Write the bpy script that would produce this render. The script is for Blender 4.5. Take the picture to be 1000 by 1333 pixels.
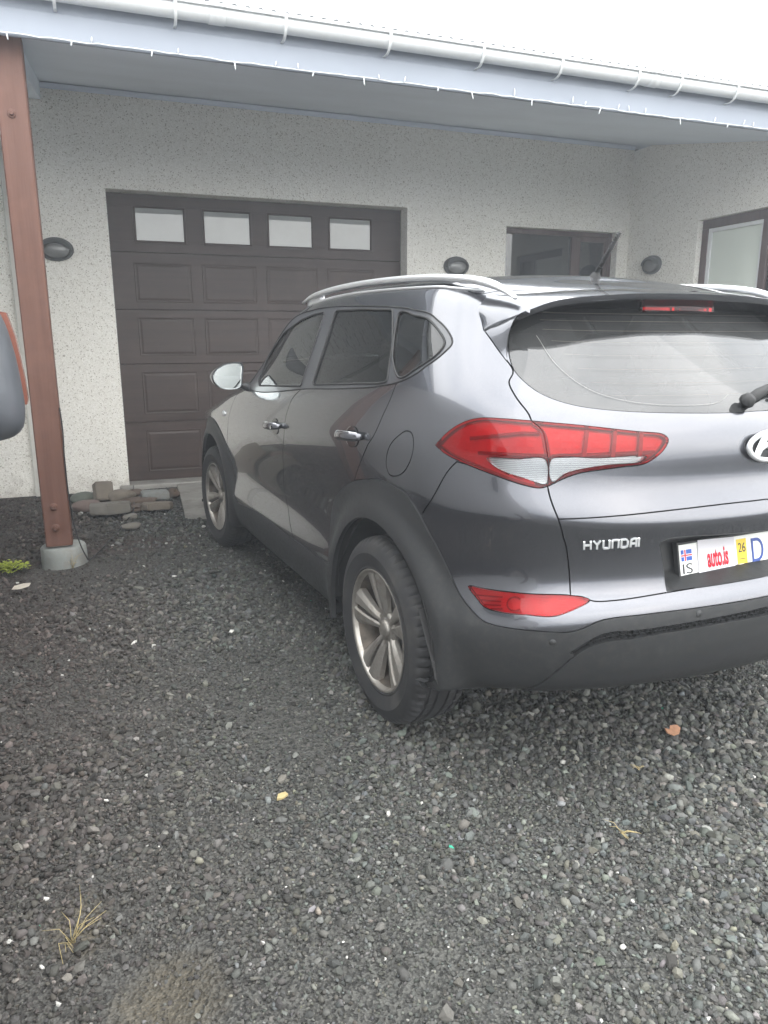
import bpy, bmesh, math, random
import numpy as np
from mathutils import Vector, Matrix
from mathutils.geometry import delaunay_2d_cdt

random.seed(7)
RNG = np.random.default_rng(11)
SC = bpy.context.scene
COL = SC.collection
for _o in list(bpy.data.objects): bpy.data.objects.remove(_o)

# ---------------------------------------------------------------- camera
CAM_POS = Vector((-1.9696, -2.3341, 1.3995))
YAW, PITCH, ROLL = 0.43934, -0.23022, -0.00232
_f = Vector((math.sin(YAW)*math.cos(PITCH), math.cos(YAW)*math.cos(PITCH), math.sin(PITCH)))
_r = Vector((math.cos(YAW), -math.sin(YAW), 0)); _u = _r.cross(_f)
_r, _u = math.cos(ROLL)*_r+math.sin(ROLL)*_u, -math.sin(ROLL)*_r+math.cos(ROLL)*_u
cam_data = bpy.data.cameras.new('camera'); cam = bpy.data.objects.new('camera', cam_data); COL.objects.link(cam)
cam.matrix_world = Matrix(((_r.x,_u.x,-_f.x,CAM_POS.x),(_r.y,_u.y,-_f.y,CAM_POS.y),(_r.z,_u.z,-_f.z,CAM_POS.z),(0,0,0,1)))
cam_data.sensor_fit = 'VERTICAL'; cam_data.sensor_height = 36; cam_data.lens = 958.05/1333*36
cam_data.clip_start = .05; cam_data.clip_end = 2000
SC.camera = cam

# ---------------------------------------------------------------- sky and sun (bright overcast)
SUN_EL, SUN_AZ = math.radians(36), math.radians(165)      # azimuth clockwise from +Y
world = bpy.data.worlds.new('World'); SC.world = world; world.use_nodes = True
nt = world.node_tree; nt.nodes.clear()
out = nt.nodes.new('ShaderNodeOutputWorld'); bg = nt.nodes.new('ShaderNodeBackground')
sky = nt.nodes.new('ShaderNodeTexSky'); sky.sky_type = 'NISHITA'; sky.sun_disc = False
sky.sun_elevation = SUN_EL; sky.sun_rotation = SUN_AZ; sky.air_density = 1.2; sky.dust_density = 3.0
tc = nt.nodes.new('ShaderNodeTexCoord')
mp = nt.nodes.new('ShaderNodeMapping'); mp.inputs['Scale'].default_value = (1,1,2.2)
n1 = nt.nodes.new('ShaderNodeTexNoise'); n1.inputs['Scale'].default_value = 1.7; n1.inputs['Detail'].default_value = 6; n1.inputs['Roughness'].default_value = .55
cr = nt.nodes.new('ShaderNodeValToRGB')
cr.color_ramp.elements[0].position = .32; cr.color_ramp.elements[0].color = (6.6,6.9,7.2,1)
cr.color_ramp.elements[1].position = .66; cr.color_ramp.elements[1].color = (10.4,10.4,10.3,1)
mx = nt.nodes.new('ShaderNodeMixRGB'); mx.inputs[0].default_value = .93
L = nt.links
L.new(tc.outputs['Generated'], mp.inputs['Vector']); L.new(mp.outputs[0], n1.inputs['Vector']); L.new(n1.outputs['Fac'], cr.inputs[0])
# an overcast dome is about three times brighter overhead than at the horizon
sx = nt.nodes.new('ShaderNodeSeparateXYZ'); L.new(tc.outputs['Generated'], sx.inputs[0])
mrz = nt.nodes.new('ShaderNodeMapRange'); mrz.inputs[1].default_value = 0; mrz.inputs[2].default_value = 1; mrz.inputs[3].default_value = 1.05; mrz.inputs[4].default_value = 2.0
L.new(sx.outputs['Z'], mrz.inputs[0])
mul = nt.nodes.new('ShaderNodeMixRGB'); mul.blend_type = 'MULTIPLY'; mul.inputs[0].default_value = 1
L.new(cr.outputs[0], mul.inputs[1]); L.new(mrz.outputs[0], mul.inputs[2])
L.new(sky.outputs[0], mx.inputs[1]); L.new(mul.outputs[0], mx.inputs[2]); L.new(mx.outputs[0], bg.inputs['Color'])
bg.inputs['Strength'].default_value = .13; L.new(bg.outputs[0], out.inputs['Surface'])
sun_data = bpy.data.lights.new('sun','SUN'); sun_data.energy = 1.0; sun_data.angle = math.radians(110); sun_data.color = (1,.97,.93)
sun = bpy.data.objects.new('sun', sun_data); COL.objects.link(sun)
_d = Vector((math.sin(SUN_AZ)*math.cos(SUN_EL), math.cos(SUN_AZ)*math.cos(SUN_EL), math.sin(SUN_EL)))
sun.rotation_euler = _d.to_track_quat('Z','Y').to_euler(); sun.location = (0,-6,9)
vs = SC.view_settings; vs.view_transform = 'Standard'; vs.look = 'None'; vs.gamma = 1; vs.exposure = 1.3; vs.use_curve_mapping = False
SC.cycles.use_denoising = True
try: SC.cycles.denoiser = 'OPENIMAGEDENOISE'
except Exception: pass
SC.cycles.max_bounces = 10; SC.cycles.transparent_max_bounces = 12; SC.cycles.caustics_reflective = False; SC.cycles.caustics_refractive = False
SC.cycles.sample_clamp_indirect = 6
# ---------------------------------------------------------------- helpers
def tag(o, label=None, cat=None, group=None, kind=None):
    if label: o['label'] = label
    if cat: o['category'] = cat
    if group: o['group'] = group
    if kind: o['kind'] = kind
    return o
def empty(name, loc=(0,0,0), rz=0, parent=None):
    o = bpy.data.objects.new(name, None); COL.objects.link(o); o.location = loc; o.rotation_euler = (0,0,rz)
    o.empty_display_size = .1
    if parent: o.parent = parent
    return o
def link(name, me, parent=None, loc=None):
    o = bpy.data.objects.new(name, me); COL.objects.link(o)
    if parent: o.parent = parent
    if loc is not None: o.location = loc
    return o
def copy_tree(o, parent=None):
    c = o.copy(); COL.objects.link(c); c.parent = parent
    for ch in list(o.children): copy_tree(ch, c)
    return c
class MB:
    """collects faces of one mesh"""
    def __init__(s): s.v=[]; s.f=[]; s.m=[]; s.sm=[]; s.cur=0
    def add(s, vs, fs, smooth=False, mi=None):
        b=len(s.v); s.v.extend(tuple(map(float,p)) for p in vs)
        for f in fs: s.f.append(tuple(b+i for i in f)); s.m.append(s.cur if mi is None else mi); s.sm.append(smooth)
        return s
    def box(s, a, b, M=None, bev=0, mi=None):
        x0,y0,z0=[min(p,q) for p,q in zip(a,b)]; x1,y1,z1=[max(p,q) for p,q in zip(a,b)]
        if bev<=0:
            vs=[(x0,y0,z0),(x1,y0,z0),(x1,y1,z0),(x0,y1,z0),(x0,y0,z1),(x1,y0,z1),(x1,y1,z1),(x0,y1,z1)]
            fs=[(3,2,1,0),(4,5,6,7),(0,1,5,4),(1,2,6,5),(2,3,7,6),(3,0,4,7)]
        else:
            bev=min(bev,(x1-x0)*.45,(y1-y0)*.45,(z1-z0)*.45)
            bm=bmesh.new(); bmesh.ops.create_cube(bm,size=1)
            for v in bm.verts: v.co=Vector((x0+(v.co.x+.5)*(x1-x0),y0+(v.co.y+.5)*(y1-y0),z0+(v.co.z+.5)*(z1-z0)))
            bmesh.ops.bevel(bm,geom=list(bm.edges),offset=bev,segments=1,affect='EDGES')
            bm.verts.index_update(); vs=[tuple(v.co) for v in bm.verts]; fs=[tuple(v.index for v in f.verts) for f in bm.faces]; bm.free()
        if M is not None: vs=[tuple(M@Vector(v)) for v in vs]
        return s.add(vs,fs,False,mi)
    def tube(s, pts, r, n=10, cap=True, smooth=True, mi=None, flat=None):
        pts=[Vector(p) for p in pts]; rs=r if hasattr(r,'__len__') else [r]*len(pts)
        vs=[];fs=[]; up=None
        for i,p in enumerate(pts):
            t=(pts[min(i+1,len(pts)-1)]-pts[max(i-1,0)]).normalized()
            if up is None:
                up=Vector((0,0,1)) if abs(t.z)<.9 else Vector((1,0,0))
            a=t.cross(up).normalized(); b=a.cross(t).normalized(); up=b
            for k in range(n):
                th=2*math.pi*k/n
                vs.append(tuple(p+a*(math.cos(th)*rs[i])+b*(math.sin(th)*rs[i]*(flat or 1))))
        for i in range(len(pts)-1):
            for k in range(n): fs.append((i*n+k,i*n+(k+1)%n,(i+1)*n+(k+1)%n,(i+1)*n+k))
        if cap: fs.append(tuple(range(n))[::-1]); fs.append(tuple((len(pts)-1)*n+k for k in range(n)))
        return s.add(vs,fs,smooth,mi)
    def lathe(s, prof, n=32, axis='z', c=(0,0,0), smooth=True, mi=None, closed=False, rfun=None, cap=False):
        vs=[];fs=[];m=len(prof)
        for k in range(n):
            th=2*math.pi*k/n
            for j,(r,h) in enumerate(prof):
                rr=r if rfun is None else rfun(r,h,k,j)
                a,b=rr*math.cos(th),rr*math.sin(th)
                v={'z':(a,b,h),'x':(h,a,b),'y':(b,h,a)}[axis]
                vs.append((v[0]+c[0],v[1]+c[1],v[2]+c[2]))
        for k in range(n):
            for j in range(m-1 if not closed else m):
                fs.append((k*m+j,((k+1)%n)*m+j,((k+1)%n)*m+(j+1)%m,k*m+(j+1)%m))
        if cap: fs.append(tuple(k*m+m-1 for k in range(n))); fs.append(tuple(k*m for k in range(n))[::-1])
        return s.add(vs,fs,smooth,mi)
    def loft(s, rings, closed=True, smooth=True, cap=False, mi=None):
        n=len(rings[0]); vs=[p for r in rings for p in r]; fs=[]
        for i in range(len(rings)-1):
            for k in range(n if closed else n-1): fs.append((i*n+k,i*n+(k+1)%n,(i+1)*n+(k+1)%n,(i+1)*n+k))
        if cap: fs.append(tuple(range(n))[::-1]); fs.append(tuple((len(rings)-1)*n+k for k in range(n)))
        return s.add(vs,fs,smooth,mi)
    def prism(s, poly, a, b, axis='y', mi=None, smooth=False):
        """poly: 2D outline, extruded from a to b along axis"""
        def P(q,h): return {'y':(q[0],h,q[1]),'x':(h,q[0],q[1]),'z':(q[0],q[1],h)}[axis]
        n=len(poly); vs=[P(q,a) for q in poly]+[P(q,b) for q in poly]
        fs=[tuple(range(n)),tuple(range(2*n-1,n-1,-1))]+[(i,n+i,n+(i+1)%n,(i+1)%n) for i in range(n)]
        return s.add(vs,fs,smooth,mi)
    def mesh(s, name, mats, fix=True, weld=False):
        me=bpy.data.meshes.new(name); me.from_pydata(s.v,[],s.f)
        for m in (mats if isinstance(mats,(list,tuple)) else [mats]): me.materials.append(m)
        me.polygons.foreach_set('material_index',s.m); me.polygons.foreach_set('use_smooth',s.sm)
        if fix:
            bm=bmesh.new(); bm.from_mesh(me)
            if weld: bmesh.ops.remove_doubles(bm,verts=bm.verts,dist=1e-5)
            bmesh.ops.recalc_face_normals(bm,faces=bm.faces); bm.to_mesh(me); bm.free()
        me.update(); return me
    def build(s, name, mats, parent=None, loc=None, fix=True, weld=False, sharp=None):
        me=s.mesh(name,mats,fix,weld)
        if sharp: me.set_sharp_from_angle(angle=math.radians(sharp))
        return link(name,me,parent,loc)
def catmull(pts, step, closed=False):
    """resample a polyline through its points with a smooth curve"""
    P=np.asarray(pts,float); n=len(P); out=[]
    for i in range(n if closed else n-1):
        if closed: a,b,c,d=P[(i-1)%n],P[i],P[(i+1)%n],P[(i+2)%n]
        else:
            b,c=P[i],P[i+1]; a=P[i-1] if i>0 else 2*b-c; d=P[i+2] if i+2<n else 2*c-b
        L_=np.linalg.norm(c-b); k=max(1,int(math.ceil(L_/step)))
        # centripetal tangents keep uneven spacing tidy
        l0,l1,l2=[max(np.linalg.norm(q),1e-6)**.5 for q in (b-a,c-b,d-c)]
        m1=(c-b)+l1*((b-a)/l0-(c-a)/(l0+l1)); m2=(c-b)+l1*((d-c)/l2-(d-b)/(l1+l2))
        for j in range(k):
            t=j/k; t2=t*t; t3=t2*t
            out.append((2*t3-3*t2+1)*b+(t3-2*t2+t)*m1+(-2*t3+3*t2)*c+(t3-t2)*m2)
    if not closed: out.append(P[-1])
    return np.array(out)

# ---------------------------------------------------------------- materials
MATS={}
def nodes_of(name):
    m=bpy.data.materials.new(name); m.use_nodes=True; t=m.node_tree; b=t.nodes['Principled BSDF']; return m,t,b
def N_(t,kind,**kw):
    n=t.nodes.new(kind)
    for k,v in kw.items():
        if k in n.inputs: n.inputs[k].default_value=v
        else: setattr(n,k,v)
    return n
def ramp(t,a,b,ca,cb,src):
    r=t.nodes.new('ShaderNodeValToRGB'); r.color_ramp.elements[0].position=a; r.color_ramp.elements[1].position=b
    r.color_ramp.elements[0].color=(*ca,1) if len(ca)==3 else ca; r.color_ramp.elements[1].color=(*cb,1) if len(cb)==3 else cb
    t.links.new(src,r.inputs[0]); return r
def mixc(t,fac,a,b):
    m=t.nodes.new('ShaderNodeMixRGB')
    for s,i in ((fac,0),(a,1),(b,2)):
        if hasattr(s,'links') or hasattr(s,'is_linked'): t.links.new(s,m.inputs[i])
        elif isinstance(s,(int,float)): m.inputs[i].default_value=s
        else: m.inputs[i].default_value=(*s,1)
    return m.outputs[0]
def bump(t,b,src,strength,dist,prev=None):
    n=t.nodes.new('ShaderNodeBump'); n.inputs['Strength'].default_value=strength; n.inputs['Distance'].default_value=dist
    t.links.new(src,n.inputs['Height'])
    if prev is not None: t.links.new(prev.outputs[0],n.inputs['Normal'])
    t.links.new(n.outputs[0],b.inputs['Normal']); return n
def coords(t,scale=(1,1,1),kind='Object'):
    c=t.nodes.new('ShaderNodeTexCoord'); m=t.nodes.new('ShaderNodeMapping'); m.inputs['Scale'].default_value=scale
    t.links.new(c.outputs[kind],m.inputs['Vector']); return m.outputs[0]
def noise(t,vec,scale,detail=4,rough=.55):
    n=N_(t,'ShaderNodeTexNoise',Scale=scale,Detail=detail,Roughness=rough); t.links.new(vec,n.inputs['Vector']); return n.outputs['Fac']
def simple(name,col,rough=.5,metal=0,coat=0,spec=.5,var=0,vscale=8,bumps=0,bscale=60,bdist=.002,coat_rough=.03,dirt=None,dirt_amt=.4,dirt_scale=3):
    m,t,b=nodes_of(name); b.inputs['Roughness'].default_value=rough; b.inputs['Metallic'].default_value=metal
    b.inputs['Coat Weight'].default_value=coat; b.inputs['Coat Roughness'].default_value=coat_rough; b.inputs['Specular IOR Level'].default_value=spec
    b.inputs['Base Color'].default_value=(*col,1)
    vec=coords(t)
    src=None
    if var:
        f=noise(t,vec,vscale,5); src=mixc(t,ramp(t,.3,.7,(0,0,0),(1,1,1),f).outputs[0],tuple(c*(1-var) for c in col),tuple(min(1,c*(1+var)) for c in col))
    if dirt is not None:
        f=noise(t,vec,dirt_scale,8,.7); f2=ramp(t,.48,.72,(0,0,0),(dirt_amt,)*3,f).outputs[0]
        src=mixc(t,f2,src if src is not None else col,dirt)
        r=t.nodes.new('ShaderNodeMath'); r.operation='MULTIPLY_ADD'; t.links.new(f2,r.inputs[0]); r.inputs[1].default_value=.5; r.inputs[2].default_value=rough
        t.links.new(r.outputs[0],b.inputs['Roughness'])
    if src is not None: t.links.new(src,b.inputs['Base Color'])
    if bumps: bump(t,b,noise(t,vec,bscale,3),bumps,bdist)
    MATS[name]=m; return m
def glassy(name,tint,ior=1.5,rough=0.0,dust=0.0,dustcol=(.35,.36,.36),body=None,body_amt=0.0):
    """thin pane: tinted see-through with a Fresnel reflection and a little dust"""
    m=bpy.data.materials.new(name); m.use_nodes=True; t=m.node_tree; t.nodes.clear()
    o=t.nodes.new('ShaderNodeOutputMaterial'); tr=N_(t,'ShaderNodeBsdfTransparent'); tr.inputs[0].default_value=(*tint,1)
    gl=N_(t,'ShaderNodeBsdfGlossy',Roughness=rough); fr=N_(t,'ShaderNodeFresnel',IOR=ior); mx=t.nodes.new('ShaderNodeMixShader')
    df=N_(t,'ShaderNodeBsdfDiffuse'); df.inputs[0].default_value=(*dustcol,1); md=t.nodes.new('ShaderNodeMixShader')
    vec=coords(t); f=noise(t,vec,2.5,7,.65); r=ramp(t,.35,.75,(dust*.45,)*3,(dust*1.3,)*3,f)
    t.links.new(r.outputs[0],md.inputs[0]); t.links.new(tr.outputs[0],md.inputs[1]); t.links.new(df.outputs[0],md.inputs[2])
    base=md.outputs[0]
    if body is not None:
        d2=N_(t,'ShaderNodeBsdfDiffuse'); d2.inputs[0].default_value=(*body,1); m2=t.nodes.new('ShaderNodeMixShader'); m2.inputs[0].default_value=body_amt
        t.links.new(base,m2.inputs[1]); t.links.new(d2.outputs[0],m2.inputs[2]); base=m2.outputs[0]
    t.links.new(fr.outputs[0],mx.inputs[0]); t.links.new(base,mx.inputs[1]); t.links.new(gl.outputs[0],mx.inputs[2])
    t.links.new(mx.outputs[0],o.inputs[0]); MATS[name]=m; return m
def car_paint(name,col):
    m,t,b=nodes_of(name); vec=coords(t)
    b.inputs['Metallic'].default_value=.85; b.inputs['Coat Weight'].default_value=1; b.inputs['Coat IOR'].default_value=1.55
    fl=N_(t,'ShaderNodeTexVoronoi',Scale=1400.0); t.links.new(vec,fl.inputs['Vector'])
    f=noise(t,vec,1.6,8,.7); d=ramp(t,.40,.85,(0,0,0),(.05,)*3,f).outputs[0]
    fc=mixc(t,ramp(t,.0,.9,(0,0,0),(1,1,1),fl.outputs['Color']).outputs[0],tuple(c*.8 for c in col),tuple(c*1.25 for c in col))
    t.links.new(mixc(t,d,fc,(.16,.15,.14)),b.inputs['Base Color'])
    rr=N_(t,'ShaderNodeMath',operation='MULTIPLY_ADD'); t.links.new(d,rr.inputs[0]); rr.inputs[1].default_value=.9; rr.inputs[2].default_value=.22; t.links.new(rr.outputs[0],b.inputs['Roughness'])
    r2=N_(t,'ShaderNodeMath',operation='MULTIPLY_ADD'); t.links.new(d,r2.inputs[0]); r2.inputs[1].default_value=.5; r2.inputs[2].default_value=.02; t.links.new(r2.outputs[0],b.inputs['Coat Roughness'])
    MATS[name]=m; return m
paint=car_paint('paint_grey_metallic',(.104,.107,.120))
simple('trim_plastic',(.020,.021,.022),.5,bumps=.25,bscale=900,bdist=.0008,dirt=(.075,.07,.064),dirt_amt=.35,dirt_scale=55)
simple('gloss_black',(.012,.012,.013),.12,coat=.6)
simple('trim_satin',(.045,.047,.052),.30,coat=.3)
simple('badge_silver',(.85,.86,.87),.35,metal=.7)
simple('rubber_black',(.012,.012,.012),.7)
simple('shell_black',(.006,.006,.006),.9)
simple('liner_black',(.012,.012,.012),.95)
simple('tyre_rubber',(.017,.017,.018),.78,bumps=.2,bscale=300,bdist=.001,dirt=(.10,.095,.085),dirt_amt=.45,dirt_scale=7)
simple('alloy',(.38,.36,.33),.42,metal=.8,dirt=(.16,.125,.09),dirt_amt=.55,dirt_scale=14)
simple('steel_dull',(.30,.29,.28),.45,metal=.8,dirt=(.20,.10,.05),dirt_amt=.5,dirt_scale=10)
simple('chrome',(.85,.86,.87),.22,metal=1.0)
simple('rail_silver',(.72,.73,.74),.32,metal=.75)
simple('seat_cloth',(.035,.035,.037),.9,bumps=.3,bscale=200)
simple('dash_plastic',(.03,.03,.032),.6)
glassy('glass_front',(.86,.91,.88),1.6,dust=.10)  # dust film made heavier to brighten the dim front windows
glassy('glass_privacy',(.09,.10,.105),1.55,dust=.05)
glassy('glass_rear',(.20,.21,.215),1.85,dust=.10,dustcol=(.40,.41,.41))
glassy('lens_red',(.88,.012,.022),1.48,body=(.34,.003,.006),body_amt=.12)
glassy('lens_clear',(.90,.91,.91),1.55)
simple('mirror_glass',(.56,.60,.59),.02,metal=1.0)
def mat_reflector(name,col,sx,sz,rough=.25,metal=.6):
    m,t,b=nodes_of(name); b.inputs['Base Color'].default_value=(*col,1); b.inputs['Roughness'].default_value=rough; b.inputs['Metallic'].default_value=metal
    vec=coords(t,(sx,sx,sz)); v=N_(t,'ShaderNodeTexVoronoi',Scale=1.0,distance='CHEBYCHEV',Randomness=.08); t.links.new(vec,v.inputs['Vector'])
    bump(t,b,v.outputs['Distance'],.35,.006); MATS[name]=m; return m
mat_reflector('lamp_reflector',(.52,.50,.50),40,55,.35,.25)
mat_reflector('fog_ribs',(.55,.52,.52),26,150,.3,.2)
simple('lamp_dark',(.24,.006,.010),.4)
def mat_ribs(name,c0,c1,scale,rough,metal):
    m,t,b=nodes_of(name); w=N_(t,'ShaderNodeTexWave',Scale=scale,Distortion=.15,bands_direction='Z'); t.links.new(coords(t),w.inputs['Vector'])
    t.links.new(ramp(t,.2,.8,c0,c1,w.outputs['Fac']).outputs[0],b.inputs['Base Color']); b.inputs['Roughness'].default_value=rough; b.inputs['Metallic'].default_value=metal; MATS[name]=m
mat_ribs('lamp_prism',(.26,.265,.27),(.50,.51,.52),60,.25,.6)
simple('rim_inner',(.10,.085,.07),.55,metal=.6,var=.4,vscale=25)
def M(n): return MATS[n]
# ---------------------------------------------------------------- car body surface
# A tensor-product cubic B-spline over 17 stations (front centre -> left side -> rear centre)
# and 23 rows (sill / bumper bottom -> roof centre line).  Only the left half; X is mirrored.
SIDE = [(.25,.78),(.235,.85),(.30,.885),(.38,.902),(.45,.908),(.50,.896),(.585,.867),(.68,.869),(.78,.886),
        (.87,.904),(.94,.915),(1.0,.920),(1.05,.912),(1.10,.899),(1.17,.876),(1.28,.825),(1.40,.765),
        (1.485,.722),(1.55,.688),(1.602,.637),(1.622,.565),(1.640,.28),(1.646,0)]
REAR = [(.39,-.74),(.365,-.84),(.445,-.905),(.54,-.93),(.62,-.935),(.662,-.925),(.695,-.885),(.78,-.878),(.872,-.889),
        (.893,-.891),(.936,-.872),(.99,-.846),(1.06,-.846),(1.12,-.838),(1.172,-.812),(1.235,-.752),(1.35,-.625),
        (1.455,-.508),(1.505,-.452),(1.543,-.395),(1.568,-.32),(1.598,-.18),(1.610,-.08)]
FRONT = [(.22,3.42),(.20,3.52),(.27,3.57),(.35,3.59),(.43,3.60),(.5,3.60),(.57,3.60),(.66,3.595),(.72,3.585),
         (.77,3.575),(.81,3.55),(.84,3.52),(.86,3.48),(.875,3.44),(.885,3.40),(.895,3.36),(.905,3.33),(.913,3.30),
         (.92,3.27),(.927,3.24),(.935,3.20),(.97,3.05),(.99,2.95)]
WEDGE = [0,0,0,0,.1,.2,.3,.4,.55,.75,.9,1,1,1,1,.75,.35,.1,0,0,0,0,0]
YS = [3.10,2.67,2.18,1.62,1.05,.50,0.0]            # stations 4..10
PF = [.955,.985,.997,1.0,1.0,1.0,.998]
ZTOP = [0,0,0,0,.014,.008,-.008]                       # roof row height change along the car
WREAR = [0,.33,.61,.83,.965,1.0]                    # stations 16..11
DREAR = [0,.025,.085,.205,.41,.62]
BOW = [1,1,1,1,1,1,1,1,1,1,1,1,1,1,.95,.88,.8,.72,.66,.62,.5,.25,.1]
HOODZ = {4:(.90,.965),5:(.985,1.045),6:(1.095,1.165)}
def body_controls():
    C_ = np.zeros((17,23,3))
    for r in range(23):
        zs, ws = SIDE[r]
        for k,y in enumerate(YS):
            st = 4+k
            z = zs + WEDGE[r]*.062*(1.0-y); w = ws*PF[k]; yy = y
            if r>=17: z += ZTOP[k]
            if st<=6 and r>=13:
                za,zb = HOODZ[st]; t=(r-13)/9.0
                wa = .885*PF[k]
                z = za+(zb-za)*(1-(1-t)**2); w = wa*(1-t**1.25); yy = y+.16*t*(1 if st==6 else .3)
                if st==6: w = wa*(1-t**1.5)
            if st==7 and r>=14:
                t=(r-14)/8.0
                z = [1.16,1.25,1.345,1.435,1.498,1.537,1.555,1.58,1.588][r-14]
                w = [.875,.840,.80,.765,.735,.695,.63,.30,0][r-14]
                yy = 1.62+.13*t
            C_[st,r] = (-w, yy, z)
        zr, yr = REAR[r]
        zs0 = zs + WEDGE[r]*.062*1.0 + (ZTOP[-1] if r>=17 else 0)
        for k in range(6):
            st = 16-k
            wf = WREAR[k]*ws*(.985 if k==5 else 1)
            if r>=21: wf = ws*WREAR[k]
            bz = [0,0,.04,.22,.6,.86][k]
            yv = yr + DREAR[k]*BOW[r]
            C_[st,r] = (-wf, yv, zr+(zs0-zr)*bz)
        zf, yf = FRONT[r]
        for k in range(4):
            wf = [0,.36,.68,.92][k]*(ws*.93 if r<13 else C_[4,r,0]*-1.0)
            C_[k,r] = (-wf, yf-[0,.03,.12,.30][k]*(1 if r<13 else .6), zf+(C_[4,r,2]-zf)*[0,.02,.15,.5][k])
    # fenders swell out round the wheels
    for st,k in ((4,.6),(5,1.0),(6,.3),(9,.35),(10,1.0),(11,.9),(12,.35)):
        for r,a in ((3,.006),(4,.010),(5,.020),(6,.034),(7,.034),(8,.024),(9,.010)): C_[st,r,0]-=a*k
    # phantom rows / stations
    E_ = np.zeros((19,25,3)); E_[1:18,1:24] = C_
    E_[0,1:24] = C_[1]*(-1,1,1); E_[18,1:24] = C_[15]*(-1,1,1)
    E_[:,24] = E_[:,22]*(-1,1,1); E_[:,0] = 2*E_[:,1]-E_[:,2]
    return E_
CTRL = body_controls()
def _bs(t):
    return np.stack([(1-t)**3, 3*t**3-6*t**2+4, -3*t**3+3*t**2+3*t+1, t**3], -1)/6.0
def _dbs(t):
    return np.stack([-(1-t)**2, 3*t**2-4*t, -3*t**2+2*t+1, t**2], -1)/2.0
def surf(u, v, deriv=False):
    """points (and normals) of the left body half at station u (0..16), row v (0..22)"""
    u = np.clip(np.asarray(u,float),0,16); v = np.clip(np.asarray(v,float),0,22)
    iu = np.minimum(u.astype(int),15); iv = np.minimum(v.astype(int),21)
    bu, bv = _bs(u-iu), _bs(v-iv)
    idx = CTRL[(iu[...,None,None]+np.arange(4)[:,None]), (iv[...,None,None]+np.arange(4)[None,:])]
    p = np.einsum('...i,...j,...ijk->...k', bu, bv, idx)
    if not deriv: return p
    pu = np.einsum('...i,...j,...ijk->...k', _dbs(u-iu), bv, idx)
    pv = np.einsum('...i,...j,...ijk->...k', bu, _dbs(v-iv), idx)
    n = np.cross(pu, pv); n /= np.maximum(np.linalg.norm(n,axis=-1,keepdims=True),1e-12)
    return p, n
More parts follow.
